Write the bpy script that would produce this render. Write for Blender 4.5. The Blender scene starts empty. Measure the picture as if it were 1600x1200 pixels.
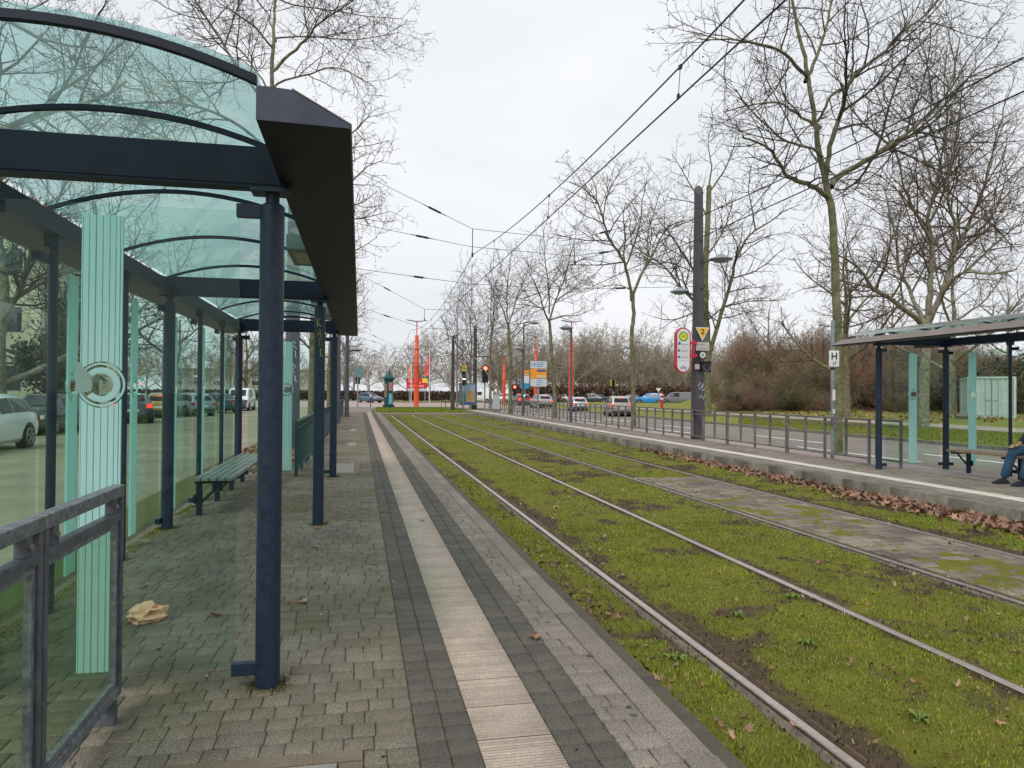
import bpy, bmesh, math, random
import numpy as np
from mathutils import Vector, Matrix
PI = math.pi
sc = bpy.context.scene
COL = sc.collection
R = random.Random(7)
NR = np.random.default_rng(11)

# ------------------------------------------------------------------ camera model (also used to turn a photo pixel into a place)
CF, CA, CP, CR, CH = 1150., math.radians(11.69), math.radians(.68), math.radians(.4), 1.475
_F = Vector((math.sin(CA)*math.cos(CP), math.cos(CA)*math.cos(CP), math.sin(CP)))
_R = Vector((math.cos(CA), -math.sin(CA), 0))
_U = Vector((-math.sin(CA)*math.sin(CP), -math.cos(CA)*math.sin(CP), math.cos(CP)))
def _ray(px, py):
    x, y = px-800, py-600
    x, y = x*math.cos(CR)+y*math.sin(CR), -x*math.sin(CR)+y*math.cos(CR)
    return _F + _R*(x/CF) - _U*(y/CF)
def ground(px, py, z=0.):
    d = _ray(px, py); t = (z-CH)/d.z
    return Vector((d.x*t, d.y*t, z))
def at(px, py, Y):
    d = _ray(px, py); t = Y/d.y
    return Vector((d.x*t, Y, CH+d.z*t))
cam = bpy.data.cameras.new('camera'); co = bpy.data.objects.new('camera', cam); COL.objects.link(co)
M = Matrix((_R, _U, -_F)).transposed().to_4x4()
co.matrix_world = Matrix.Translation((0, 0, CH)) @ M @ Matrix.Rotation(CR, 4, 'Z')
cam.sensor_width = 36; cam.lens = CF/1600*36; cam.clip_end = 4000; cam.clip_start = .05
sc.camera = co

# ------------------------------------------------------------------ materials
def mat(name, col, rough=.6, metal=0., var=.0, vscale=6., bump=0., bscale=40., col2=None, island=0., spec=.5, emit=None, estr=1., detail=4., clear=0.):
    m = bpy.data.materials.new(name); m.use_nodes = True
    nt = m.node_tree; N = nt.nodes; L = nt.links
    b = N['Principled BSDF']
    b.inputs['Roughness'].default_value = rough; b.inputs['Metallic'].default_value = metal
    b.inputs['Specular IOR Level'].default_value = spec
    b.inputs['Coat Weight'].default_value = clear
    b.inputs['Base Color'].default_value = (*col, 1)
    if emit:
        b.inputs['Emission Color'].default_value = (*emit, 1); b.inputs['Emission Strength'].default_value = estr
    tc = N.new('ShaderNodeTexCoord')
    src = None
    if var > 0 or col2:
        n = N.new('ShaderNodeTexNoise'); n.inputs['Scale'].default_value = vscale; n.inputs['Detail'].default_value = detail
        n.inputs['Roughness'].default_value = .65
        L.new(tc.outputs['Object'], n.inputs['Vector'])
        mr = N.new('ShaderNodeMapRange'); mr.inputs[1].default_value = .35; mr.inputs[2].default_value = .65
        L.new(n.outputs['Fac'], mr.inputs[0])
        mx = N.new('ShaderNodeMix'); mx.data_type = 'RGBA'
        L.new(mr.outputs[0], mx.inputs[0])
        c2 = col2 if col2 else tuple(min(1, c*(1+var)) for c in col)
        c1 = col if col2 else tuple(c*(1-var) for c in col)
        mx.inputs[6].default_value = (*c1, 1); mx.inputs[7].default_value = (*c2, 1)
        src = mx.outputs[2]
        L.new(src, b.inputs['Base Color'])
    if island > 0:
        g = N.new('ShaderNodeNewGeometry')
        mr2 = N.new('ShaderNodeMapRange'); mr2.inputs[3].default_value = 1-island; mr2.inputs[4].default_value = 1+island
        L.new(g.outputs['Random Per Island'], mr2.inputs[0])
        mu = N.new('ShaderNodeMix'); mu.data_type = 'RGBA'; mu.blend_type = 'MULTIPLY'; mu.inputs[0].default_value = 1
        if src: L.new(src, mu.inputs[6])
        else: mu.inputs[6].default_value = (*col, 1)
        L.new(mr2.outputs[0], mu.inputs[7])
        L.new(mu.outputs[2], b.inputs['Base Color'])
    if bump > 0:
        n2 = N.new('ShaderNodeTexNoise'); n2.inputs['Scale'].default_value = bscale; n2.inputs['Detail'].default_value = 5
        L.new(tc.outputs['Object'], n2.inputs['Vector'])
        bp = N.new('ShaderNodeBump'); bp.inputs['Strength'].default_value = bump; bp.inputs['Distance'].default_value = .02
        L.new(n2.outputs['Fac'], bp.inputs['Height']); L.new(bp.outputs[0], b.inputs['Normal'])
    return m

def speck(m, scale=380., dark=.55, light=1.7, moss=None, mscale=.7, mlo=.52, mhi=.7):
    """adds an aggregate speckle (exposed stone chips) and moss patches to a material"""
    nt = m.node_tree; N = nt.nodes; L = nt.links; b = N['Principled BSDF']
    tc = N.new('ShaderNodeTexCoord')
    v = N.new('ShaderNodeTexVoronoi'); v.inputs['Scale'].default_value = scale
    L.new(tc.outputs['Object'], v.inputs['Vector'])
    bw = N.new('ShaderNodeRGBToBW'); L.new(v.outputs['Color'], bw.inputs[0])
    mr = N.new('ShaderNodeMapRange'); mr.inputs[1].default_value = .15; mr.inputs[2].default_value = .85
    mr.inputs[3].default_value = dark; mr.inputs[4].default_value = light
    L.new(bw.outputs[0], mr.inputs[0])
    mu = N.new('ShaderNodeMix'); mu.data_type = 'RGBA'; mu.blend_type = 'MULTIPLY'; mu.inputs[0].default_value = 1
    old = b.inputs['Base Color'].links[0].from_socket if b.inputs['Base Color'].links else None
    if old: L.new(old, mu.inputs[6])
    else: mu.inputs[6].default_value = b.inputs['Base Color'].default_value
    L.new(mr.outputs[0], mu.inputs[7])
    out = mu.outputs[2]
    if moss:
        n = N.new('ShaderNodeTexNoise'); n.inputs['Scale'].default_value = mscale; n.inputs['Detail'].default_value = 8; n.inputs['Roughness'].default_value = .7
        L.new(tc.outputs['Object'], n.inputs['Vector'])
        r = N.new('ShaderNodeMapRange'); r.inputs[1].default_value = mlo; r.inputs[2].default_value = mhi; r.inputs[4].default_value = .75
        L.new(n.outputs['Fac'], r.inputs[0])
        mx = N.new('ShaderNodeMix'); mx.data_type = 'RGBA'; L.new(r.outputs[0], mx.inputs[0]); L.new(out, mx.inputs[6])
        mx.inputs[7].default_value = (*moss, 1); out = mx.outputs[2]
    L.new(out, b.inputs['Base Color'])
    return m

def glass(name, tint, rough=.02, dirt=0., refl=1.0, dirtcol=(.5, .62, .58)):
    m = bpy.data.materials.new(name); m.use_nodes = True
    nt = m.node_tree; N = nt.nodes; L = nt.links
    N.remove(N['Principled BSDF']); out = N['Material Output']
    t = N.new('ShaderNodeBsdfTransparent'); t.inputs[0].default_value = (*tint, 1)
    g = N.new('ShaderNodeBsdfGlossy'); g.inputs['Roughness'].default_value = rough; g.inputs[0].default_value = (.9, 1, .97, 1)
    f = N.new('ShaderNodeLayerWeight'); pw = N.new('ShaderNodeMath'); pw.operation = 'POWER'; pw.inputs[1].default_value = 4.5; L.new(f.outputs['Facing'], pw.inputs[0])
    mul = N.new('ShaderNodeMath'); mul.operation = 'MULTIPLY_ADD'; mul.inputs[1].default_value = .9*refl; mul.inputs[2].default_value = .035*refl
    L.new(pw.outputs[0], mul.inputs[0])
    base = t.outputs[0]
    if dirt > 0:
        d = N.new('ShaderNodeBsdfDiffuse'); d.inputs[0].default_value = (*dirtcol, 1)
        tr = N.new('ShaderNodeBsdfTranslucent'); tr.inputs[0].default_value = (*dirtcol, 1)
        a = N.new('ShaderNodeMixShader'); a.inputs[0].default_value = .6
        L.new(d.outputs[0], a.inputs[1]); L.new(tr.outputs[0], a.inputs[2])
        tc = N.new('ShaderNodeTexCoord'); n = N.new('ShaderNodeTexNoise'); n.inputs['Scale'].default_value = 5; n.inputs['Detail'].default_value = 9; n.inputs['Roughness'].default_value = .75
        L.new(tc.outputs['Object'], n.inputs['Vector'])
        mr = N.new('ShaderNodeMapRange'); mr.inputs[1].default_value = .3; mr.inputs[2].default_value = .75; mr.inputs[3].default_value = dirt*.55; mr.inputs[4].default_value = dirt*1.5
        L.new(n.outputs['Fac'], mr.inputs[0])
        mm = N.new('ShaderNodeMixShader'); L.new(mr.outputs[0], mm.inputs[0]); L.new(base, mm.inputs[1]); L.new(a.outputs[0], mm.inputs[2]); base = mm.outputs[0]
    mx = N.new('ShaderNodeMixShader'); L.new(mul.outputs[0], mx.inputs[0]); L.new(base, mx.inputs[1]); L.new(g.outputs[0], mx.inputs[2])
    L.new(mx.outputs[0], out.inputs[0])
    return m

def frost(name, col, alpha):
    m = bpy.data.materials.new(name); m.use_nodes = True
    nt = m.node_tree; N = nt.nodes; L = nt.links
    N.remove(N['Principled BSDF']); out = N['Material Output']
    d = N.new('ShaderNodeBsdfDiffuse'); d.inputs[0].default_value = (*col, 1)
    tr = N.new('ShaderNodeBsdfTranslucent'); tr.inputs[0].default_value = (*col, 1)
    t = N.new('ShaderNodeBsdfTransparent'); t.inputs[0].default_value = (.7, .9, .86, 1)
    a = N.new('ShaderNodeMixShader'); a.inputs[0].default_value = .45; L.new(d.outputs[0], a.inputs[1]); L.new(tr.outputs[0], a.inputs[2])
    b = N.new('ShaderNodeMixShader'); b.inputs[0].default_value = alpha; L.new(t.outputs[0], b.inputs[1]); L.new(a.outputs[0], b.inputs[2])
    L.new(b.outputs[0], out.inputs[0]); return m

navy = mat('navy paint', (.009, .02, .04), .42, col2=(.02, .036, .06), vscale=24, detail=10, spec=.3)
navy_b = mat('navy beam paint', (.007, .013, .026), .5, var=.3, vscale=4, spec=.22)
fasc_m = mat('weathered fascia', (.006, .007, .013), .5, vscale=1.3, col2=(.016, .011, .01), detail=9, spec=.3)  # brown blended into the navy imitates light fallen on the underside
fasc_top = mat('fascia outer paint', (.16, .13, .115), .5, var=.2, vscale=2)
rail_m = mat('grey railing paint', (.055, .062, .078), .42, col2=(.11, .117, .135), vscale=14, bump=.12, bscale=60, metal=.1)
rail_worn = mat('worn top rail paint', (.075, .084, .1), .45, col2=(.19, .2, .215), vscale=30, bump=.12)
rail_g = mat('green grey railing paint', (.035, .07, .075), .5, var=.25, vscale=10)
rail_far = mat('weathered railing paint', (.17, .175, .18), .5, col2=(.1, .09, .075), vscale=6)
mast_m = mat('mast paint', (.055, .05, .058), .45, var=.15, vscale=3)
mast_b = mat('blue grey mast paint', (.075, .09, .115), .45, var=.15, vscale=3)
galv = mat('galvanised steel', (.22, .27, .3), .45, metal=.3, var=.2, vscale=8)
lampm = mat('lamp head paint', (.2, .25, .28), .4, var=.1)
white_p = mat('white paint', (.72, .73, .74), .45, var=.06)
signw = mat('sign white', (.62, .63, .64), .4)
black_p = mat('black plastic', (.012, .012, .013), .4)
red_p = mat('sign red', (.45, .02, .04), .4)
green_p = mat('sign green', (.03, .3, .05), .4)
yellow_p = mat('sign yellow', (.85, .6, .03), .4)
orange_p = mat('sign orange', (.8, .3, .01), .4)
blue_p = mat('sign blue', (.02, .09, .3), .4)
grey_txt = mat('print grey', (.25, .27, .32), .5)
graf_y = mat('yellow graffiti paint', (.3, .3, .01), .6)
graf_w = mat('white graffiti paint', (.6, .62, .65), .6)
column_m = mat('orange red mast paint', (.75, .1, .035), .4, var=.1, vscale=2)
teal_p = mat('teal column paint', (.006, .06, .068), .4, var=.15)
rust = mat('rail side rust', (.075, .045, .026), .7, var=.4, vscale=12, bump=.3)
steel = mat('polished rail head', (.5, .43, .39), .34, metal=.75, var=.12, vscale=18)
steel_d = mat('dull rail head', (.26, .24, .22), .5, metal=.5, var=.2, vscale=10)
wood_g = mat('painted bench wood', (.17, .2, .175), .5, var=.25, vscale=5)
wood_b = mat('brown bench wood', (.26, .18, .11), .6, var=.3, vscale=7)
gl_roof = glass('roof glass', (.77, .93, .935), .03, dirt=.05, refl=.5, dirtcol=(.5, .8, .77))
gl_top = glass('roof glass weathered face', (.82, .95, .935), .12, dirt=.3, refl=.9, dirtcol=(.56, .63, .6))
gl_side = glass('shelter glass', (.875, .955, .925), .008, refl=.36)
gl_rail = glass('railing glass', (.78, .87, .78), .02, dirt=.006, refl=.5)
frost_m = frost('frosted film', (.64, .9, .885), .95)
resid = frost('glue residue', (.55, .66, .63), .6)
bark = mat('plane bark', (.085, .08, .05), .85, col2=(.27, .25, .18), vscale=5, bump=.5, bscale=14, detail=6)
bark_moss = mat('mossy bark', (.07, .075, .022), .9, col2=(.2, .19, .12), vscale=4, bump=.5, bscale=14, detail=6)
twig_m = mat('twig bark', (.05, .04, .033), .85, col2=(.08, .066, .05), vscale=2)
twig_r = mat('reddish twig bark', (.14, .09, .065), .85, col2=(.11, .088, .066), vscale=2)
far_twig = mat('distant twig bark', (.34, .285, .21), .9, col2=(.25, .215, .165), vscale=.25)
seed_m = mat('seed ball', (.05, .035, .025), .9)

# ------------------------------------------------------------------ mesh builder
class MB:
    def __init__(s): s.v = []; s.f = []; s.m = []
    def add(s, vs, fs, mi=0):
        o = len(s.v); s.v.extend([tuple(v) for v in vs]); s.f.extend([tuple(i+o for i in f) for f in fs]); s.m.extend([mi]*len(fs)); return s
    def box(s, c, d, rot=None, mi=0, taper=1.):
        x, y, z = d[0]/2, d[1]/2, d[2]/2; t = taper
        vs = [Vector(p) for p in ((-x, -y, -z), (x, -y, -z), (x, y, -z), (-x, y, -z), (-x*t, -y*t, z), (x*t, -y*t, z), (x*t, y*t, z), (-x*t, y*t, z))]
        if rot is not None:
            q = Matrix.Rotation(rot, 3, 'Z') if not isinstance(rot, Matrix) else rot
            vs = [q @ v for v in vs]
        c = Vector(c)
        return s.add([v+c for v in vs], [(3, 2, 1, 0), (4, 5, 6, 7), (0, 1, 5, 4), (1, 2, 6, 5), (2, 3, 7, 6), (3, 0, 4, 7)], mi)
    def bb(s, a, b, mi=0):
        return s.box([(a[i]+b[i])/2 for i in range(3)], [abs(b[i]-a[i]) for i in range(3)], None, mi)
    def bar(s, a, b, w, h, mi=0):
        a, b = Vector(a), Vector(b); d = b-a; L = d.length; d.normalize()
        up = Vector((0, 0, 1)) if abs(d.z) < .95 else Vector((0, 1, 0))
        x = d.cross(up).normalized(); u = x.cross(d).normalized()
        vs = []
        for p in (a, b):
            for sx, su in ((-1, -1), (1, -1), (1, 1), (-1, 1)): vs.append(p + x*(sx*w/2) + u*(su*h/2))
        return s.add(vs, [(3, 2, 1, 0), (4, 5, 6, 7), (0, 1, 5, 4), (1, 2, 6, 5), (2, 3, 7, 6), (3, 0, 4, 7)], mi)
    def tube(s, pts, rads, n=8, caps=True, mi=0):
        pts = [Vector(p) for p in pts]
        if not hasattr(rads, '__len__'): rads = [rads]*len(pts)
        d0 = (pts[1]-pts[0]).normalized(); ref = Vector((0, 0, 1)) if abs(d0.z) < .9 else Vector((0, 1, 0))
        vs = []; k = len(pts)
        for i, p in enumerate(pts):
            d = (pts[min(i+1, k-1)]-pts[max(i-1, 0)]).normalized()
            x = d.cross(ref).normalized(); y = x.cross(d)
            for j in range(n):
                a = 2*PI*j/n; vs.append(p + x*(math.cos(a)*rads[i]) + y*(math.sin(a)*rads[i]))
        fs = [(i*n+j, (i+1)*n+j, (i+1)*n+(j+1) % n, i*n+(j+1) % n) for i in range(k-1) for j in range(n)]
        if caps: fs += [tuple(range(n)), tuple(range((k-1)*n, k*n))[::-1]]
        return s.add(vs, fs, mi)
    def cyl(s, c, r, h, n=16, mi=0, r2=None):
        c = Vector(c); return s.tube([c, c+Vector((0, 0, h))], [r, r if r2 is None else r2], n, True, mi)
    def lathe(s, c, prof, n=20, mi=0):
        c = Vector(c)
        vs = [c+Vector((r*math.cos(2*PI*j/n), r*math.sin(2*PI*j/n), z)) for r, z in prof for j in range(n)]
        k = len(prof)
        fs = [(i*n+j, i*n+(j+1) % n, (i+1)*n+(j+1) % n, (i+1)*n+j) for i in range(k-1) for j in range(n)]
        fs += [tuple(range(n))[::-1], tuple(range((k-1)*n, k*n))]
        return s.add(vs, fs, mi)
    def prism(s, poly, a, b, axis='Y', mi=0):
        """poly: 2D outline; extruded along axis from a to b"""
        def P(p, t):
            return {'Y': (p[0], t, p[1]), 'X': (t, p[0], p[1]), 'Z': (p[0], p[1], t)}[axis]
        n = len(poly)
        vs = [P(p, a) for p in poly]+[P(p, b) for p in poly]
        fs = [tuple(range(n)), tuple(range(n, 2*n))[::-1]]+[(i, i+n, (i+1) % n+n, (i+1) % n) for i in range(n)]
        return s.add(vs, fs, mi)
    def build(s, name, m, parent=None, smooth=False, loc=None, rotz=0, bevel=0, auto=None):
        me = bpy.data.meshes.new(name); me.from_pydata(s.v, [], s.f)
        ms = m if isinstance(m, (list, tuple)) else [m]
        for q in ms: me.materials.append(q)
        if len(ms) > 1: me.polygons.foreach_set('material_index', s.m)
        bm = bmesh.new(); bm.from_mesh(me); bmesh.ops.recalc_face_normals(bm, faces=bm.faces)
        if bevel: bmesh.ops.bevel(bm, geom=[e for e in bm.edges if len(e.link_faces) == 2 and e.calc_face_angle(0) > .5], offset=bevel, segments=2, affect='EDGES', profile=.6)
        bm.to_mesh(me); bm.free()
        if smooth:
            me.polygons.foreach_set('use_smooth', [True]*len(me.polygons))
            me.set_sharp_from_angle(angle=math.radians(38))
        o = bpy.data.objects.new(name, me); COL.objects.link(o)
        if parent: o.parent = parent
        if loc is not None: o.location = loc
        o.rotation_euler.z = rotz
        return o
def arr_mesh(name, V, F, m, parent=None, smooth=False):
    """V (n,3) array, F (k,4) or (k,3) arrays list"""
    me = bpy.data.meshes.new(name)
    Fs = F if isinstance(F, list) else [F]
    me.vertices.add(len(V)); me.vertices.foreach_set('co', np.asarray(V, np.float32).ravel())
    nl = sum(f.size for f in Fs); npoly = sum(len(f) for f in Fs)
    me.loops.add(nl); me.loops.foreach_set('vertex_index', np.concatenate([f.ravel() for f in Fs]).astype(np.int32))
    st = []; c = 0
    for f in Fs:
        st.append(c+np.arange(len(f))*f.shape[1]); c += f.size
    me.polygons.add(npoly); me.polygons.foreach_set('loop_start', np.concatenate(st).astype(np.int32))
    me.update(calc_edges=True)
    if smooth: me.polygons.foreach_set('use_smooth', np.ones(npoly, bool))
    me.materials.append(m)
    o = bpy.data.objects.new(name, me); COL.objects.link(o)
    if parent: o.parent = parent
    return o

def tag(o, label, cat, group=None):
    o['label'] = label; o['category'] = cat
    if group: o['group'] = group
    return o
def thing(name, label, cat, loc=(0, 0, 0), rz=0, group=None):
    o = bpy.data.objects.new(name, None); COL.objects.link(o); o.location = loc; o.rotation_euler = (0, 0, rz)
    o.empty_display_size = .2
    return tag(o, label, cat, group)
def struct(o, kind='structure'): o['kind'] = kind; return o
def kids(o): return [c for c in bpy.data.objects if c.parent == o]
def dup(o, loc=None, rz=None, label=None, parent=None, scale=None, group=None):
    c = o.copy(); COL.objects.link(c)
    if parent: c.parent = parent
    if loc is not None: c.location = loc
    if rz is not None: c.rotation_euler = (0, 0, rz)
    if scale is not None: c.scale = (scale,)*3 if not hasattr(scale, '__len__') else scale
    if label: c['label'] = label
    if group: c['group'] = group
    for k in list(o.children): dup(k, parent=c)
    return c
_fontcache = {}
def text(s, size, m, parent, loc, name='lettering', thick=.002, face=-PI/2, ry=0):
    """flat lettering standing upright, facing -Y, centred on loc (local)"""
    cu = bpy.data.curves.new(name, 'FONT'); cu.body = s; cu.size = size; cu.align_x = 'CENTER'; cu.align_y = 'CENTER'; cu.extrude = thick; cu.resolution_u = 3; cu.offset = size*.012
    t = bpy.data.objects.new(name, cu); COL.objects.link(t)
    bpy.context.view_layer.update()
    me = bpy.data.meshes.new_from_object(t.evaluated_get(bpy.context.evaluated_depsgraph_get()))
    bpy.data.objects.remove(t); bpy.data.curves.remove(cu)
    me.name = name; me.materials.clear(); me.materials.append(m)
    o = bpy.data.objects.new(name, me); COL.objects.link(o); o.parent = parent
    o.location = loc; o.rotation_euler = (PI/2, 0, ry)
    return o
def disc(mb, c, r, th, n=28, mi=0, r_in=0, a0=0., a1=2*PI):
    """disc/ring in the XZ plane, facing -Y"""
    c = Vector(c)
    if r_in == 0:
        pts = [(c.x+r*math.cos(a0+(a1-a0)*i/n), c.z+r*math.sin(a0+(a1-a0)*i/n)) for i in range(n)]
        return mb.prism(pts, c.y, c.y-th, 'Y', mi)
    full = abs(a1-a0-2*PI) < 1e-6; k = n if full else n+1
    vs = []
    for i in range(k):
        a = a0+(a1-a0)*i/n
        for rr, yy in ((r, 0), (r, -th), (r_in, -th), (r_in, 0)): vs.append(c+Vector((rr*math.cos(a), yy, rr*math.sin(a))))
    fs = []
    for i in range(n):
        j = (i+1) % k
        for q in range(4): fs.append((i*4+q, i*4+(q+1) % 4, j*4+(q+1) % 4, j*4+q))
    if not full: fs += [(0, 1, 2, 3), ((k-1)*4+3, (k-1)*4+2, (k-1)*4+1, (k-1)*4)]
    return mb.add(vs, fs, mi)

def vnoise(x, y, sc_=1., seed=0):
    """smooth value noise on arrays"""
    rs = np.random.default_rng(seed); T = rs.random((256, 256))
    x = np.asarray(x)*sc_+37.7; y = np.asarray(y)*sc_+91.3
    xi = np.floor(x).astype(int); yi = np.floor(y).astype(int); fx = x-xi; fy = y-yi
    fx = fx*fx*(3-2*fx); fy = fy*fy*(3-2*fy)
    g = lambda a, b: T[a % 256, b % 256]
    return (g(xi, yi)*(1-fx)+g(xi+1, yi)*fx)*(1-fy)+(g(xi, yi+1)*(1-fx)+g(xi+1, yi+1)*fx)*fy
def fnoise(x, y, s, seed=0): return .5*vnoise(x, y, s, seed)+.3*vnoise(x, y, s*2.3, seed+1)+.2*vnoise(x, y, s*5.1, seed+2)

# ------------------------------------------------------------------ world and sun (overcast)
w = bpy.data.worlds.new('World'); sc.world = w; w.use_nodes = True
nt = w.node_tree; N = nt.nodes; L = nt.links
bg = N['Background']
sky = N.new('ShaderNodeTexSky'); sky.sky_type = 'NISHITA'; sky.sun_disc = False
SUN_EL, SUN_AZ = math.radians(48), math.radians(215)
sky.sun_elevation = SUN_EL; sky.sun_rotation = SUN_AZ; sky.dust_density = 5; sky.air_density = 1.5
hs = N.new('ShaderNodeHueSaturation'); hs.inputs['Saturation'].default_value = .12
L.new(sky.outputs[0], hs.inputs['Color'])
tc = N.new('ShaderNodeTexCoord'); mp = N.new('ShaderNodeMapping'); mp.inputs['Scale'].default_value = (1, 1, 2.2); L.new(tc.outputs['Generated'], mp.inputs[0])
nz = N.new('ShaderNodeTexNoise'); nz.inputs['Scale'].default_value = 2.2; nz.inputs['Detail'].default_value = 6; nz.inputs['Roughness'].default_value = .55; L.new(mp.outputs[0], nz.inputs['Vector'])
cr = N.new('ShaderNodeValToRGB'); cr.color_ramp.elements[0].position = .35; cr.color_ramp.elements[1].position = .68
cr.color_ramp.elements[0].color = (5.1, 5.3, 5.6, 1); cr.color_ramp.elements[1].color = (6.2, 6.28, 6.45, 1)
L.new(nz.outputs['Fac'], cr.inputs[0])
mx = N.new('ShaderNodeMix'); mx.data_type = 'RGBA'; mx.inputs[0].default_value = .88
L.new(hs.outputs[0], mx.inputs[6]); L.new(cr.outputs[0], mx.inputs[7]); L.new(mx.outputs[2], bg.inputs[0])
bg.inputs[1].default_value = .132
sl = bpy.data.lights.new('sun', 'SUN'); sl.energy = 1.5; sl.angle = math.radians(28); sl.color = (1, .95, .88)
so = bpy.data.objects.new('sun', sl); COL.objects.link(so)
sd = Vector((math.sin(SUN_AZ)*math.cos(SUN_EL), math.cos(SUN_AZ)*math.cos(SUN_EL), math.sin(SUN_EL)))
so.rotation_euler = sd.to_track_quat('Z', 'Y').to_euler(); so.location = (0, 0, 60)
sc.view_settings.view_transform = 'Standard'; sc.view_settings.look = 'None'; sc.view_settings.exposure = .34; sc.view_settings.gamma = 1
sc.render.engine = 'CYCLES'
cy = sc.cycles; cy.max_bounces = 8; cy.transparent_max_bounces = 40; cy.transmission_bounces = 8; cy.glossy_bounces = 3; cy.diffuse_bounces = 3
cy.use_denoising = True; cy.sample_clamp_indirect = 4; cy.caustics_reflective = False; cy.caustics_refractive = False

# ------------------------------------------------------------------ the setting
asphalt = speck(mat('asphalt', (.13, .125, .12), .9, var=.18, vscale=.6, bump=.2, bscale=90, detail=8), 160, .75, 1.35)
asphalt_w = speck(mat('old warm asphalt', (.215, .192, .165), .95, spec=.12, var=.14, vscale=.35, bump=.2, bscale=90, detail=8), 160, .8, 1.25)
asphalt_p = mat('reddish asphalt', (.34, .27, .25), .9, var=.1, vscale=.2)
asphalt_l = speck(mat('left road asphalt', (.27, .25, .18), .95, spec=.12, var=.2, vscale=.4, bump=.2, bscale=90, detail=8), 160, .8, 1.25)
conc = speck(mat('concrete kerb', (.17, .15, .13), .9, var=.25, vscale=5, bump=.3, bscale=60), 300, .7, 1.4)
conc_wet = speck(mat('stained concrete', (.085, .078, .062), .9, col2=(.2, .185, .15), vscale=2.2, bump=.3, bscale=50, detail=8), 200, .8, 1.3, (.05, .055, .02), 2., .5, .72)
pav_m = speck(mat('grey pavers', (.168, .147, .12), .9, spec=.2, var=.2, vscale=1.1, island=.13, bump=.35, bscale=220), 330, .45, 1.75, (.085, .08, .026), .7, .42, .7)
pav_d = speck(mat('dark pavers', (.096, .089, .075), .9, spec=.2, var=.15, vscale=2.3, island=.13, bump=.35, bscale=220), 330, .55, 1.6)
pav_l = speck(mat('edge pavers', (.2, .175, .148), .9, spec=.2, var=.16, vscale=1.5, island=.12, bump=.35, bscale=220), 330, .45, 1.7)
tact_m = speck(mat('ribbed tiles', (.37, .31, .26), .9, spec=.2, var=.14, vscale=3, island=.1, bump=.15, bscale=200), 330, .75, 1.25)
joint_m = mat('joint sand and moss', (.06, .05, .035), .95, col2=(.075, .075, .02), vscale=1.4, detail=8)
strip_w = mat('white tiles', (.56, .52, .46), .85, var=.12, vscale=3, island=.06)
pav_far = speck(mat('far platform pavers', (.205, .18, .15), .9, spec=.15, var=.15, vscale=1.2, island=.12), 200, .7, 1.35, (.08, .085, .03), .7, .55, .75)
pav_trk = speck(mat('track pavers', (.165, .132, .105), .75, var=.35, vscale=1.3, island=.3, bump=.4, bscale=120), 250, .7, 1.4, (.1, .085, .03), .9, .56, .75)
lawn_m = mat('lawn', (.13, .14, .01), .95, col2=(.2, .2, .02), vscale=.9, bump=.6, bscale=30, detail=9)
lawn_d = mat('dull lawn', (.1, .105, .02), .95, col2=(.15, .13, .05), vscale=.25, bump=.4, bscale=12, detail=9)
leafy_m = mat('leafy soil', (.1, .07, .04), .95, col2=(.16, .11, .07), vscale=3, detail=9, bump=.5)

def slab(name, x0, x1, y0, y1, z, m, depth=.35):
    return struct(MB().bb((x0, y0, z-depth), (x1, y1, z)).build(name, m))
g = MB().add([(-1500, -600, -.5), (1500, -600, -.5), (1500, 2500, -.5), (-1500, 2500, -.5)], [(0, 1, 2, 3)]).build('ground', lawn_d); struct(g)

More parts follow.
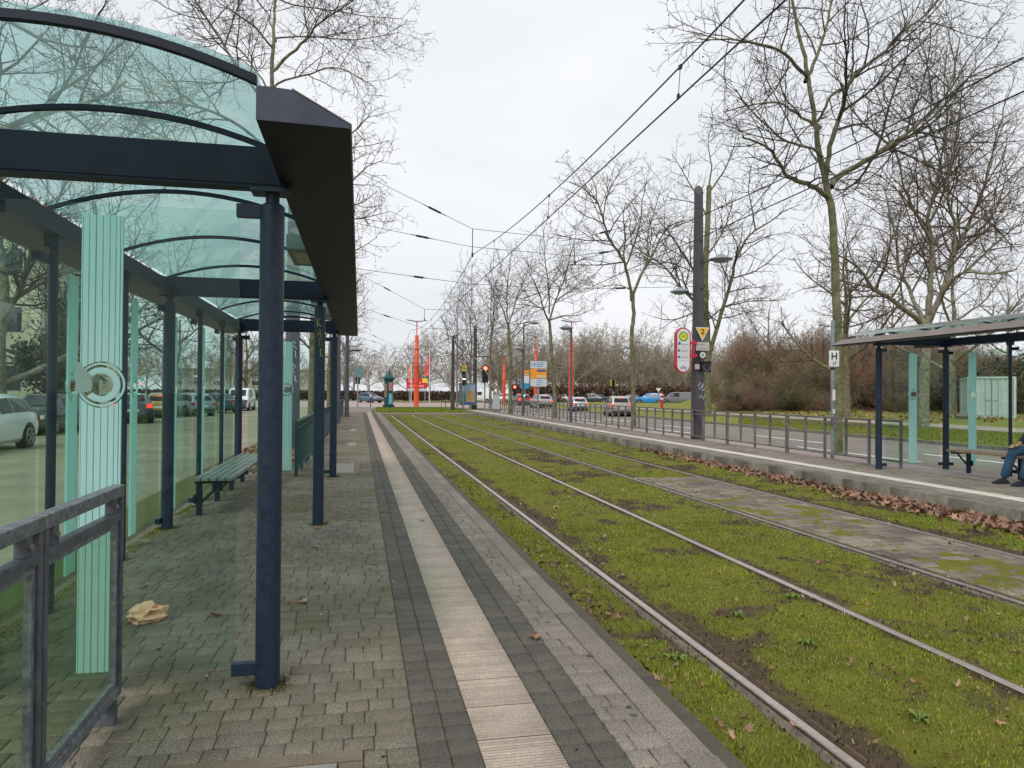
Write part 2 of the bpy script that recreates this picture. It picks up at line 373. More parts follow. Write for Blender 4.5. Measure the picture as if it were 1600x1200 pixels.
def pavers(name, x0, x1, y0, y1, m, rows=.14, widths=(.11, .14, .21), z=0., holes=(), gap=.0045, cols=None, thick=.011):
    V = []; F = []; rs = random.Random(sum(map(ord, name))+int(x0*10))
    y = y0
    r = 0
    while y < y1-.02:
        h = rows
        if cols:
            xs = [x0+(x1-x0)*i/cols for i in range(cols+1)]
        else:
            xs = [x0]; 
            first = True
            while xs[-1] < x1-.02:
                wdt = rs.choice(widths)*(.6 if first and r % 2 else 1); first = False
                nx = xs[-1]+wdt
                if nx > x1-.06: nx = x1
                xs.append(nx)
        for a, b in zip(xs, xs[1:]):
            oy = 0 if not cols else (0)
            cx, cy_ = (a+b)/2, y+h/2
            y0_, h_ = y, h; a_, b_ = a, b; skip = False
            for hx0, hx1, hy0, hy1 in holes:
                if b <= hx0 or a >= hx1 or y+h <= hy0 or y >= hy1: continue
                oxl, oxr, oyl, oyr = hx0-a_, b_-hx1, hy0-y0_, y0_+h_-hy1
                k = max(oxl, oxr, oyl, oyr)
                if k < .025: skip = True; break
                if k == oxl: b_ = hx0
                elif k == oxr: a_ = hx1
                elif k == oyl: h_ = hy0-y0_
                else: h_ = y0_+h_-hy1; y0_ = hy1
            if skip: continue
            ys__, hs__, as__, bs__ = y, h, a, b
            y, h, a, b = y0_, h_, a_, b_; cx, cy_ = (a+b)/2, y+h/2
            dz = rs.gauss(0, .0016); tx = rs.gauss(0, .004); ty = rs.gauss(0, .004)
            g_ = gap/2; be = .005
            o = len(V)
            for (xx, yy, zz) in ((a+g_, y+g_, -thick), (b-g_, y+g_, -thick), (b-g_, y+h-g_, -thick), (a+g_, y+h-g_, -thick),
                                 (a+g_, y+g_, -.004), (b-g_, y+g_, -.004), (b-g_, y+h-g_, -.004), (a+g_, y+h-g_, -.004),
                                 (a+g_+be, y+g_+be, 0), (b-g_-be, y+g_+be, 0), (b-g_-be, y+h-g_-be, 0), (a+g_+be, y+h-g_-be, 0)):
                V.append((xx, yy, z+zz+dz+(xx-cx)*tx+(yy-cy_)*ty if zz > -thick else z+zz))
            F.append((o+8, o+9, o+10, o+11))
            for q in range(4):
                p = (q+1) % 4
                F.append((o+4+q, o+4+p, o+8+p, o+8+q)); F.append((o+q, o+p, o+4+p, o+4+q))
            y, h = ys__, hs__
        y += h; r += 1
    return struct(arr_mesh(name, np.array(V), np.array(F), m))

MH = [(-.98, .03, 2.22, 3.12), (-.55, .02, 13.6, 15.6), (-.4, .02, 20.4, 22.), (-.45, .0, 28, 30)]
PY1 = 54.
slab('platform_bed', -2.3, 1.445, -3, PY1, -.0085, joint_m, .5)
pavers('platform_paving', -2.2, .25, .8, 14.0, pav_m, holes=MH, rows=.128, widths=(.1, .112, .125, .2))
pavers('platform_paving', -1.25, .25, 14.0, PY1, pav_m, holes=MH, rows=.128, widths=(.112, .16, .2))
pavers('platform_paving', 1.08, 1.29, .8, PY1, pav_l, rows=.14, widths=(.105, .21))
pavers('dark_paving_band', .25, .5, .8, PY1, pav_d, cols=2, rows=.137)
pavers('dark_paving_band', .83, 1.08, .8, PY1, pav_d, cols=2, rows=.137)
pavers('platform_edge_kerb', 1.29, 1.445, .8, PY1, pav_l, cols=1, rows=.995, gap=.01, thick=.2)
slab('lower_kerb', 1.475, 1.63, -2, PY1, -.115, speck(mat('mossy dark kerb', (.055, .046, .036), .9, col2=(.1, .085, .065), vscale=3, bump=.4, bscale=40, detail=8), 200, .7, 1.4, (.07, .06, .015), 1.5, .48, .66), .4)
# ribbed tactile tiles
V = []; F = []; y = .8; 
while y < PY1-.02:
    pitch = .0235; n = 14
    if y > 26: pitch = .325; n = 1
    for i in range(n):
        a = y+i*pitch*.985+.003; o = len(V)
        bw_ = pitch*.56 if n > 1 else pitch-.012
        h0 = -.0015+R.gauss(0, .0003)
        if i == 0:
            V += [(.503, y+.006, -.007), (.827, y+.006, -.007), (.827, y+.322, -.007), (.503, y+.322, -.007)]; F.append((o, o+1, o+2, o+3)); o = len(V)
        V += [(.503, a+.003, -.007), (.827, a+.003, -.007), (.827, a+.003+bw_, -.007), (.503, a+.003+bw_, -.007),
              (.504, a+.006, h0), (.826, a+.006, h0), (.826, a+bw_, h0), (.504, a+bw_, h0)]
        F += [(o+4, o+5, o+6, o+7)]+[(o+q, o+(q+1) % 4, o+4+(q+1) % 4, o+4+q) for q in range(4)]
    y += .33
tsp = struct(arr_mesh('tactile_strip', np.array(V), np.array(F), tact_m)); tsp.data.materials.append(speck(mat('ribbed tile grooves', (.15, .125, .1), .9, var=.2, vscale=4), 330, .8, 1.2))
Vz = np.array(V)[:, 2][np.array(F)]; tsp.data.polygons.foreach_set('material_index', (Vz.max(1) < -.004).astype(np.int32))
for (a, b, c, d) in MH:
    t = thing('manhole_cover', '', 'manhole cover')
    fm = MB()
    for q in ((a, c, b, c+.1), (a, d-.1, b, d), (b-.1, c+.103, b, d-.103), (a, c+.103, a+.1, d-.103)): fm.bb((q[0]+.004, q[1]+.004, -.02), (q[2]-.004, q[3]-.004, .001))
    fm.build('frame', speck(mat('brown frame stone', (.14, .11, .08), .9, var=.2, vscale=4), 300, .7, 1.4), t)
    lid = MB(); lid.bb((a+.105, c+.105, -.02), (b-.105, d-.105, .0015))
    l = lid.build('lid', speck(mat('cover concrete', (.24, .225, .195), .9, var=.15, vscale=3), 330, .6, 1.4), t)
    for i in range(5): MB().bb((a+.2+i*(b-a-.4)/5, d-.2, .001), (a+.225+i*(b-a-.4)/5, d-.19, .003)).build('slot', black_p, l)
    t['label'] = {2.22: 'large concrete manhole cover with slots in a brown frame beside the glass railing', 13.6: 'framed manhole cover set into the paving near the last shelter post',
                  20.4: 'framed manhole cover beyond the shelter, second from the glass shelter', 28: 'small distant framed manhole cover far down the platform paving'}[c]

# tram tracks: earth, moss and rails
xs = np.concatenate([np.arange(1.6, 8.5, .06)]); ys = np.concatenate([np.arange(1, 9, .06), np.arange(9, 22, .15), np.arange(22, 75, .5)])
X, Y = np.meshgrid(xs, ys)
RX = (2.215, 3.715, 5.275, 6.77)
dr = np.min(np.abs(X[..., None]-np.array(RX)), axis=-1)
def mossf(x, y):
    m = fnoise(x, y, 1.3, 3)*.6+fnoise(x, y, 4.5, 9)*.4
    d = np.min(np.abs(np.asarray(x)[..., None]-np.array(RX)), axis=-1)
    inner = np.minimum(np.abs(np.asarray(x)-2.4), np.abs(np.asarray(x)-6.9))
    m = m - .3*np.exp(-(d/.11)**2) - .24*np.exp(-(inner/.1)**2)
    m = np.where((x > 3.8) & (x < 5.2), m-.085, m)
    m = np.where(x > 6.8, m-.1, m)
    m = m + .12*(vnoise(x, y, 9., 77)-.5)
    return np.clip((m-.265)/.2, 0, 1)
ms = mossf(X, Y)
Z = -.225+.02*fnoise(X, Y, 3., 5)+.012*(fnoise(X, Y, 14, 6)-.5)+.018*ms
Z = np.where(dr < .09, np.minimum(Z, -.222), Z)
nx, ny = len(xs), len(ys); idx = np.arange(nx*ny).reshape(ny, nx)
Fq = np.stack([idx[:-1, :-1], idx[:-1, 1:], idx[1:, 1:], idx[1:, :-1]], -1).reshape(-1, 4)
soil = bpy.data.materials.new('track soil and moss'); soil.use_nodes = True
nt = soil.node_tree; N = nt.nodes; L = nt.links; b = N['Principled BSDF']; b.inputs['Roughness'].default_value = .95; b.inputs['Specular IOR Level'].default_value = .2
at_ = N.new('ShaderNodeAttribute'); at_.attribute_name = 'moss'
tc = N.new('ShaderNodeTexCoord'); n1 = N.new('ShaderNodeTexNoise'); n1.inputs['Scale'].default_value = 26; n1.inputs['Detail'].default_value = 8; n1.inputs['Roughness'].default_value = .75; L.new(tc.outputs['Object'], n1.inputs['Vector'])
ad = N.new('ShaderNodeMath'); ad.operation = 'ADD'; L.new(at_.outputs['Fac'], ad.inputs[0]); L.new(n1.outputs['Fac'], ad.inputs[1])
mr = N.new('ShaderNodeMapRange'); mr.inputs[1].default_value = .62; mr.inputs[2].default_value = 1.15; L.new(ad.outputs[0], mr.inputs[0])
n2 = N.new('ShaderNodeTexNoise'); n2.inputs['Scale'].default_value = 5; n2.inputs['Detail'].default_value = 8; L.new(tc.outputs['Object'], n2.inputs['Vector'])
c1 = N.new('ShaderNodeMix'); c1.data_type = 'RGBA'; L.new(n1.outputs['Fac'], c1.inputs[0]); c1.inputs[6].default_value = (.022, .016, .01, 1); c1.inputs[7].default_value = (.14, .1, .06, 1)
c2 = N.new('ShaderNodeMix'); c2.data_type = 'RGBA'; L.new(n2.outputs['Fac'], c2.inputs[0]); c2.inputs[6].default_value = (.075, .08, .01, 1); c2.inputs[7].default_value = (.2, .195, .03, 1)
c3 = N.new('ShaderNodeMix'); c3.data_type = 'RGBA'; L.new(mr.outputs[0], c3.inputs[0]); L.new(c1.outputs[2], c3.inputs[6]); L.new(c2.outputs[2], c3.inputs[7]); L.new(c3.outputs[2], b.inputs['Base Color'])
bp = N.new('ShaderNodeBump'); bp.inputs['Strength'].default_value = .9; bp.inputs['Distance'].default_value = .02; L.new(n1.outputs['Fac'], bp.inputs['Height']); L.new(bp.outputs[0], b.inputs['Normal'])
tg = arr_mesh('ground', np.stack([X, Y, Z], -1).reshape(-1, 3), Fq, soil, smooth=True); struct(tg); tg.name = 'track_ground'
a_ = tg.data.attributes.new('moss', 'FLOAT', 'POINT'); a_.data.foreach_set('value', ms.ravel().astype(np.float32))

for i, rx in enumerate(RX):
    side = 1 if i % 2 == 0 else -1
    t = thing('tram_rail', ['shiny rail closest to the ribbed tile platform', 'shiny second rail between two green grass strips', 'rail on the grass side of the grey track paving', 'rail along the leaf litter below the far platform'][i], 'rail', (0, 0, 0), group='tram rails')
    MB().prism([(rx-.037, -.25), (rx+.037, -.25), (rx+.028, -.203), (rx-.028, -.203)], .5, 72).build('rail_side', rust, t)
    MB().prism([(rx-.028, -.2025), (rx+.028, -.2025), (rx+.023, -.196), (rx-.023, -.196)], .5, 72).build('rail_head', steel if i < 2 else steel_d, t)
    if i in (0, 2, 3):
        gx = rx+side*.062
        MB().prism([(gx-.031, -.26), (gx+.03, -.26), (gx+.03, -.2035), (gx+.012, -.203), (gx-.002, -.222), (gx-.031, -.226)], .5, 72).build('guard_lip', rust, t)
    MB().prism([(rx-side*.04, -.25), (rx-side*.14, -.25), (rx-side*.1, -.216), (rx-side*.04, -.212)], .5, 72).build('concrete_strip', mat('rail bed strip', (.12, .1, .08), .9, var=.35, vscale=9, bump=.3), t)
pavers('track_paving', 5.37, 6.7, 3.0, 13.7, pav_trk, rows=.2, widths=(.2, .3, .3), z=-.195, gap=.018)
MB().bb((5.36, 13.72, -.25), (6.1, 13.86, -.2)).build('track_paving_edge', strip_w)['kind'] = 'structure'

# far platform
FPX0, FPX1, FY1 = 8.38, 10.75, 61.
slab('platform_bed_far', FPX0+.2, FPX1, -4, FY1, -.008, joint_m, .5)
pavers('far_platform_kerb', FPX0, FPX0+.3, 2, FY1, conc_wet, cols=1, rows=1.2, gap=.012, thick=.36)
pavers('far_platform_edge_paving', FPX0+.31, 9.12, 2, FY1, pav_far, rows=.2, widths=(.2, .25))
pavers('far_platform_white_strip', 9.12, 9.42, 2, FY1, strip_w, cols=1, rows=.3, z=.001)
pavers('far_platform_paving', 9.42, FPX1, 2, FY1, pav_far, rows=.2, widths=(.2, .25))
slab('path_strip', FPX1, 11.95, -5, 62, -.045, asphalt_p, .4)
slab('road_right', 11.95, 18.55, -20, 135, -.13, asphalt_w, .4)
slab('kerb_right', 18.55, 18.75, -20, 120, -.02, conc, .4)
mk = MB()
for y in np.arange(4, 70, 9.): mk.bb((15.1, y, -.129), (15.25, y+4.5, -.1255))
for y in np.arange(3, 70, 12.): mk.bb((13.2, y+.4, -.129), (13.33, y+5.5, -.1255))
mk.bb((12.2, -5, -.129), (12.32, 60, -.1255))
struct(mk.build('road_marking', white_p))
# lawn and hill on the right as one height field
def hill(x, y):
    u = (x-27)*.51+(y-60)*.86; t = (x-27)*.86-(y-60)*.51
    s = lambda v: np.clip(v, 0, 1)**2*(3-2*np.clip(v, 0, 1))
    return 3.*s((u+1)/9)*s((t+3)/9)
xs = np.concatenate([np.arange(18.75, 60, .75), np.arange(60, 160, 4)]); ys = np.arange(-10, 125, 1.)
X, Y = np.meshgrid(xs, ys); Z = -.03+hill(X, Y)+.04*fnoise(X, Y, .4, 4)-.02+.16*np.clip((X-30)/8, 0, 1)
Z[X < 18.8] = -.03
nx, ny = len(xs), len(ys); idx = np.arange(nx*ny).reshape(ny, nx)
Fq = np.stack([idx[:-1, :-1], idx[:-1, 1:], idx[1:, 1:], idx[1:, :-1]], -1).reshape(-1, 4)
hl = struct(arr_mesh('hill', np.stack([X, Y, Z], -1).reshape(-1, 3), Fq, lawn_m, smooth=True)); hl.data.materials.append(mat('soil under bushes', (.06, .042, .026), .95, col2=(.11, .08, .05), vscale=1.5, detail=8))
fx, fy = X.ravel()[Fq].mean(1), Y.ravel()[Fq].mean(1); fu = (fx-27)*.51+(fy-60)*.86+1.2*(fnoise(fx, fy, .5, 8)-.5); ft = (fx-27)*.86-(fy-60)*.51
hl.data.polygons.foreach_set('material_index', ((fu > -.2) & (ft > 3.2)).astype(np.int32))
def lawn_z(x, y): return float(-.03+hill(np.float64(x), np.float64(y))+.16*min(1, max(0, (x-30)/8)))
slab('path_right', 26.0, 29.2, -10, 100, .03, speck(mat('gravel path', (.33, .28, .23), .95, var=.12, vscale=.6, spec=.1), 160, .8, 1.25), .2)
# far crossing, island, left side
slab('crossing_path', 1.45, 9.6, 54.05, 56.0, -.11, asphalt_w, .3)
isl = MB().prism([(1.0, 56.3), (1.2, 61), (1.6, 70), (2.6, 76), (8, 76), (10.5, 68), (9.8, 60), (8.6, 56.3)], -.3, -.08, 'Z').build('island_ground', lawn_m); struct(isl)
slab('path_far', -1.3, .95, PY1+.02, 74, -.03, pav_far, .3)
slab('crossing_road', -120, 170, 76.2, 128, -.12, asphalt_p, .3)
md = MB().prism([(2, 128.2), (6, 112), (16, 112), (40, 128.2)], -.3, -.06, 'Z').build('median_ground', lawn_d); struct(md)
slab('leaf_verge', -2.95, -1.27, 14.0, 74, -.06, leafy_m, .3)
slab('leaf_verge', -2.95, -2.32, -6, 13.98, -.05, lawn_d, .3)
slab('road_left', -11.2, -2.97, -30, 76, -.13, asphalt_l, .3)
slab('median_left', -13.4, -11.22, -30, 76, -.05, lawn_m, .3)
slab('road_left_far', -21, -13.42, -30, 76, -.14, asphalt_l, .3)
slab('lawn_left', -120, -21.02, -60, 76, -.04, lawn_d, .3)

# grass blades of the green track, tufts on verges
def blades(name, X, Y, Zf, h, wd, m):
    n = len(X); a = NR.random(n)*2*PI; lean = NR.random(n)*.9+.15; d = NR.random(n)*2*PI
    Z = Zf
    dx, dy = np.cos(a)*wd/2, np.sin(a)*wd/2; lx, ly = np.cos(d)*h*lean, np.sin(d)*h*lean
    base = np.stack([X, Y, Z], -1)
    p0 = base+np.stack([-dx, -dy, 0*dx], -1); p1 = base+np.stack([dx, dy, 0*dx], -1)
    mid = base+np.stack([lx*.35, ly*.35, h*.62], -1)
    p2 = mid+np.stack([dx*.75, dy*.75, 0*dx], -1); p3 = mid-np.stack([dx*.75, dy*.75, 0*dx], -1)
    tip = base+np.stack([lx, ly, h*(.95-.25*lean)], -1)
    V = np.stack([p0, p1, p2, p3, tip], 1).reshape(-1, 3)
    o = np.arange(n)*5
    return arr_mesh(name, V, [np.stack([o, o+1, o+2, o+3], -1), np.stack([o+3, o+2, o+4], -1)], m)
def grass_mat(name, c1, c2, c3):
    m = bpy.data.materials.new(name); m.use_nodes = True; nt = m.node_tree; N = nt.nodes; L = nt.links; b = N['Principled BSDF']
    g = N.new('ShaderNodeNewGeometry'); r = N.new('ShaderNodeValToRGB'); e = r.color_ramp.elements
    e[0].color = (*c1, 1); e[1].color = (*c3, 1); e[1].position = 1; k = e.new(.55); k.color = (*c2, 1); k2 = e.new(.88); k2.color = (*c2, 1)
    L.new(g.outputs['Random Per Island'], r.inputs[0])
    tc = N.new('ShaderNodeTexCoord'); n = N.new('ShaderNodeTexNoise'); n.inputs['Scale'].default_value = 1.9; n.inputs['Detail'].default_value = 7; n.inputs['Roughness'].default_value = .7; L.new(tc.outputs['Object'], n.inputs['Vector'])
    q = N.new('ShaderNodeValToRGB'); k3 = q.color_ramp.elements; k3[0].position = .36; k3[0].color = (.62, .5, .55, 1); k3[1].position = .64; k3[1].color = (1.25, 1.18, 1.0, 1); k4 = k3.new(.47); k4.color = (.78, .92, .9, 1)
    L.new(n.outputs['Fac'], q.inputs[0])
    mu = N.new('ShaderNodeMix'); mu.data_type = 'RGBA'; mu.blend_type = 'MULTIPLY'; mu.inputs[0].default_value = 1; L.new(r.outputs[0], mu.inputs[6]); L.new(q.outputs[0], mu.inputs[7]); L.new(mu.outputs[2], b.inputs['Base Color'])
    b.inputs['Roughness'].default_value = .6; b.inputs['Specular IOR Level'].default_value = .25
    b.inputs['Subsurface Weight'].default_value = 0
    return m
gm = grass_mat('moss and grass blades', (.105, .138, .009), (.215, .252, .021), (.36, .285, .14))
gx, gy = [], []
for (y0, y1, dens) in ((1.6, 5, 5200), (5, 9, 3200), (9, 15, 1100), (15, 26, 320), (26, 52, 90)):
    n = int(dens*(y1-y0)*6.8); x_ = 1.62+NR.random(n)*6.75; y_ = y0+NR.random(n)*(y1-y0)
    ok = (x_ < 1.2*y_+2.6)
    ok &= NR.random(n) < .07+.93*mossf(x_, y_)**1.3
    ok &= np.min(np.abs(x_[:, None]-np.array(RX)), axis=1) > .05
    ok &= ~((x_ > 5.3) & (x_ < 6.74) & (y_ < 13.9) & (NR.random(n) > .05*(fnoise(x_, y_, .9, 2) > .55)))
    gx.append(x_[ok]); gy.append(y_[ok])
gx = np.concatenate(gx); gy = np.concatenate(gy)
tall = np.where(gx < 2.1, 1.25, 1.)*(.6+1.1*fnoise(gx, gy, 2.2, 21))
gh = (.007+.016*NR.random(len(gx))**1.8)*tall*(1+.025*gy); gw = .0022+.0003*gy*np.ones(len(gx))
gz = -.222+.02*fnoise(gx, gy, 3., 5)+.016*mossf(gx, gy)
gr = blades('grass', gx, gy, gz, gh, gw*(1+NR.random(len(gx))), gm); gr['kind'] = 'stuff'
tag(gr, 'short mossy grass growing between the tram rails', 'grass')
n = 52000; y_ = 1.8+NR.random(n)**1.5*20; x_ = 1.66+NR.random(n)*6.6; mo = mossf(x_, y_); k = (NR.random(n) < 1.22-mo) & (x_ < 1.2*y_+2.6) & (np.min(np.abs(x_[:, None]-np.array(RX)), axis=1) > .07) & ~((x_ > 5.3) & (x_ < 6.74) & (y_ < 13.9))
x_, y_ = x_[k], y_[k]
th = blades('thatch', x_, y_, -.224+.02*fnoise(x_, y_, 3., 5)+.012*NR.random(len(x_)), .01+.02*NR.random(len(x_)), .004+.009*NR.random(len(x_))+.0005*y_, grass_mat('dead thatch', (.02, .015, .009), (.09, .065, .035), (.36, .28, .17))); th['kind'] = 'stuff'
tag(th, 'brown dead grass and crumbs of soil along the tram rails', 'thatch')
n = 60000; x_ = 18.8+NR.random(n)*7.3; y_ = 8+NR.random(n)**1.4*45; k = x_ > .55*y_
x_, y_ = x_[k], y_[k]
gr2 = blades('grass', x_, y_, np.full(len(x_), -.04), .04+.05*NR.random(len(x_)), np.full(len(x_), .018), grass_mat('verge blades', (.085, .105, .008), (.16, .18, .015), (.24, .22, .07))); gr2['kind'] = 'stuff'
tag(gr2, 'green grass verge beyond the right road', 'grass')
n = 16000; x_ = 1.1+NR.random(n)*8.6; y_ = 56.5+NR.random(n)*19; k = (x_ > 1.2+.02*(y_-56)) & (x_ < 9.4)
gr3 = blades('grass', x_[k], y_[k], np.full(k.sum(), -.085), .05+.06*NR.random(k.sum()), np.full(k.sum(), .04), gm); gr3['kind'] = 'stuff'
tag(gr3, 'grass island around the teal advertising column', 'grass')
# moss strip along the rear glass of the shelter
n = 9000; x_ = -2.12+np.abs(NR.normal(0, .07, n)); y_ = 4+NR.random(n)*10.5; k = (fnoise(x_, y_, 2., 31) > .42)
gr4 = blades('moss', x_[k], y_[k], np.full(k.sum(), -.004), .008+.018*NR.random(k.sum()), np.full(k.sum(), .006), grass_mat('yellow moss', (.11, .1, .008), (.2, .17, .012), (.22, .2, .03))); gr4['kind'] = 'stuff'
tag(gr4, 'yellow green moss along the foot of the shelter glass', 'moss')

# weeds between the rails and old chewing gum on the paving
weed_m = mat('weed leaf', (.085, .135, .015), .7, col2=(.14, .2, .03), vscale=30)
for i, (px, py, lb) in enumerate(((1437, 1128, 'bright green weed rosette in the grass at the lower right'), (1150, 965, 'small green weed plant in the middle of the near grass track'), (1262, 1008, 'green weed plant between dead leaves on the near grass track'), (1055, 1032, 'small green weed in the grass right beside the near platform kerb'), (1240, 935, 'low green weed plant close to the second rail'))):
    q = ground(px, py, -.205); mb = MB(); rw_ = random.Random(i+50)
    for k in range(11):
        a = k*2.4+rw_.uniform(-.3, .3); l = rw_.uniform(.05, .1)*(1 if i in (0, 3) else .75); wv = l*.2; d = Vector((math.cos(a), math.sin(a), 0)); n_ = Vector((-math.sin(a), math.cos(a), 0)); h0 = rw_.uniform(.015, .05)
        P = [d*.004, d*l*.35+n_*wv*.7+Vector((0, 0, h0*.7)), d*l*.7+n_*wv+Vector((0, 0, h0)), d*l+Vector((0, 0, h0*.6)), d*l*.7-n_*wv+Vector((0, 0, h0)), d*l*.35-n_*wv*.7+Vector((0, 0, h0*.7))]
        mid = [d*l*.35+Vector((0, 0, h0*.5)), d*l*.7+Vector((0, 0, h0*.8))]
        mb.add(P+mid, [(0, 1, 6), (0, 6, 5), (1, 2, 7, 6), (6, 7, 4, 5), (2, 3, 7), (7, 3, 4)])
    tag(mb.build('weed', weed_m, None, True, q), lb, 'weed')
gmb = MB(); rw_ = random.Random(77)
for i in range(60):
    x, y = rw_.uniform(-1.9, .25) if i % 3 else rw_.uniform(.86, 1.28), rw_.uniform(2.9, 12); r_ = rw_.uniform(.008, .02); k = 9
    gmb.add([(x, y, .0035)]+[(x+r_*rw_.uniform(.7, 1.2)*math.cos(2*PI*j/k), y+r_*rw_.uniform(.7, 1.2)*math.sin(2*PI*j/k), .0022) for j in range(k)], [(0, 1+j, 1+(j+1) % k) for j in range(k)])
o = gmb.build('gum_spots', mat('trodden gum', (.05, .046, .04), .9, island=.8)); o['kind'] = 'stuff'; tag(o, 'dark trodden gum spots on the platform paving', 'gum')
# fallen plane leaves
leaf_m = mat('dead plane leaf', (.4, .22, .12), .8, col2=(.24, .115, .06), vscale=14, island=.35)
leaf_p = mat('pale dead leaf', (.48, .29, .17), .8, col2=(.36, .2, .11), vscale=14, island=.25)
def leaf_outline(s=1.):
    pts = []
    for a, r in ((-90, .32), (-62, .5), (-40, .34), (-15, .72), (8, .4), (30, .85), (58, .48), (90, 1.), (122, .48), (150, .85), (172, .4), (195, .72), (220, .34), (242, .5)):
        pts.append((r*s*math.cos(math.radians(a)), r*s*math.sin(math.radians(a))))
    return pts
def leaf_mesh(seed, m):
    rs = random.Random(seed); out = [(x*rs.uniform(.72, 1.15), y*rs.uniform(.72, 1.15)) for x, y in leaf_outline(.075)]; c = rs.uniform(5, 14); ph = rs.uniform(0, 6.3)
    zf = lambda x, y: .012+c*.6*(x*math.cos(ph)+y*math.sin(ph))**2+rs.uniform(-.008, .012)
    vs = [(0, 0, .008)]+[(x, y, zf(x, y)) for x, y in out]+[(x*.5, y*.5, zf(x*.5, y*.5)*.8) for x, y in out]
    n = len(out); fs = []
    for i in range(n):
        j = (i+1) % n; fs.append((1+i, 1+j, 1+n+j, 1+n+i)); fs.append((0, 1+n+i, 1+n+j))
    mb = MB().add(vs, fs); mb.tube([(0, -.02, .01), (.004, -.06, .012), (.0, -.1, .02)], .0022, 4)
    o = mb.build('fallen_leaf', m); return o
protos = [leaf_mesh(i, leaf_p if i % 2 else leaf_m) for i in range(5)]
n = 0
PL = [((565, 815), 'brown curled leaf lying beside the second shelter post'), ((659, 814), 'tan leaf lying on the ribbed tile strip'), ((836, 997), 'large pale leaf on the dark paving band next to the ribbed tiles'),
      ((472, 942), 'tan leaf on the paving beside the first shelter post'), ((338, 962), 'broad orange brown leaf on the paving behind the glass, next to the paper bag'),
      ((222, 918), 'dark brown leaf behind the crumpled paper bag'), ((498, 826), 'leaf against the foot of the second shelter post'), ((494, 856), 'small brown leaf on paving between the first and second shelter posts')]
for i, (p, lb) in enumerate(PL):
    o = protos[i] if i < 5 else dup(protos[i % 5]); o.location = ground(*p, .002); o.rotation_euler.z = R.uniform(0, 6.3); s = R.uniform(.55, .8)*(1.25 if i in (4, 2) else 1); o.scale = (s, s, s)
    tag(o, lb, 'leaf')
GL = [(1280, 880), (1500, 1070), (1525, 1076), (1425, 1065), (1195, 965), (1120, 955), (846, 870), (938, 945), (1050, 1065), (1098, 1070), (1330, 1040), (1390, 1045), (1590, 1020), (1205, 1045), (1440, 945), (1355, 945), (1140, 1150), (1560, 1130), (1125, 1132), (1010, 1010), (965, 965), (880, 900), (1240, 1135), (1480, 1180), (1100, 850), (1215, 858)]
for i, p in enumerate(GL):
    o = dup(protos[(i*3) % 5]); q = ground(*p, -.185); o.location = q; o.rotation_euler = (R.uniform(-.6, .6), R.uniform(-.6, .6), R.uniform(0, 6.3)); s = R.uniform(.35, .75); o.scale = (s, s*R.uniform(.6, 1), s)
    tag(o, 'dead brown plane leaf lying on the grass of the near tram track', 'leaf', 'dead leaves on the grass track')
def litter(name, X, Y, Z, m, smin=.5, smax=1.):
    out = np.array(leaf_outline(.075)); k = len(out); n = len(X); V = []
    a = NR.random(n)*6.28; s = smin+NR.random(n)*(smax-smin); tx = NR.normal(0, .6, n); ty = NR.normal(0, .6, n); cv = NR.random(n)*9
    ca, sa = np.cos(a)[:, None], np.sin(a)[:, None]
    lx = out[None, :, 0]*s[:, None]; ly = out[None, :, 1]*s[:, None]
    z = lx*tx[:, None]+ly*ty[:, None]+cv[:, None]*lx**2
    px = X[:, None]+lx*ca-ly*sa; py = Y[:, None]+lx*sa+ly*ca; pz = Z[:, None]+z
    c = np.stack([X, Y, Z+.004], -1)[:, None, :]
    V = np.concatenate([c, np.stack([px, py, pz], -1)], 1).reshape(-1, 3)
    o = np.arange(n)[:, None]*(k+1); i = np.arange(k)[None, :]
    F = np.stack([o+0*i, o+1+i, o+1+(i+1) % k], -1).reshape(-1, 3)
    return arr_mesh(name, V, F, m)
n = 5200; y_ = 3.5+(NR.random(n)**1.7)*17; wdt = np.clip(.85-.035*(y_-4), .12, .9)
x_ = 8.36-np.abs(NR.normal(0, 1, n))*wdt*.42; x_ = np.where(x_ < 7.0, 8.3-NR.random(n)*.6, x_)
z_ = -.195+.07*NR.random(n)*np.clip((x_-7.3), 0, 1)*np.clip(1.3-.06*y_, .1, 1)
lt = litter('leaf_litter', x_, y_, z_, mat('brown leaf litter', (.29, .17, .11), .8, col2=(.19, .105, .065), vscale=3, island=.55)); lt['kind'] = 'stuff'
tag(lt, 'brown dead leaves heaped along the foot of the far platform', 'leaf litter')
n = 2500; x_ = 1.62+NR.random(n)*6.5; y_ = 2+NR.random(n)**1.5*26; k = fnoise(x_, y_, 1.1, 44) > .5
lt2 = litter('leaf_scraps', x_[k], y_[k], np.full(k.sum(), -.19), mat('leaf scraps', (.3, .2, .12), .85, col2=(.16, .1, .06), vscale=3, island=.5), .12, .42); lt2['kind'] = 'stuff'
tag(lt2, 'small leaf scraps scattered over the grass track', 'leaf scraps')
n = 300; cl = 2+NR.random(34)*14; y_ = cl[NR.integers(0, 34, n)]+NR.normal(0, .16, n); x_ = 1.68+np.abs(NR.normal(0, .13, n))
lt5 = litter('leaf_litter', x_, y_, -.2+.03*NR.random(n), mat('dull wet leaves', (.22, .14, .085), .8, col2=(.15, .09, .055), vscale=6, island=.5), .2, .55); lt5['kind'] = 'stuff'
tag(lt5, 'dead leaves caught in the grass beside the near platform kerb', 'leaf litter')
n = 2200; x_ = -1.35-NR.random(n)**1.6*1.5; y_ = 13+NR.random(n)*26
lt3 = litter('leaf_litter', x_, y_, np.full(n, -.04)+.03*NR.random(n), leaf_m, .5, 1.); lt3['kind'] = 'stuff'
tag(lt3, 'reddish brown leaves behind the left platform railing', 'leaf litter')
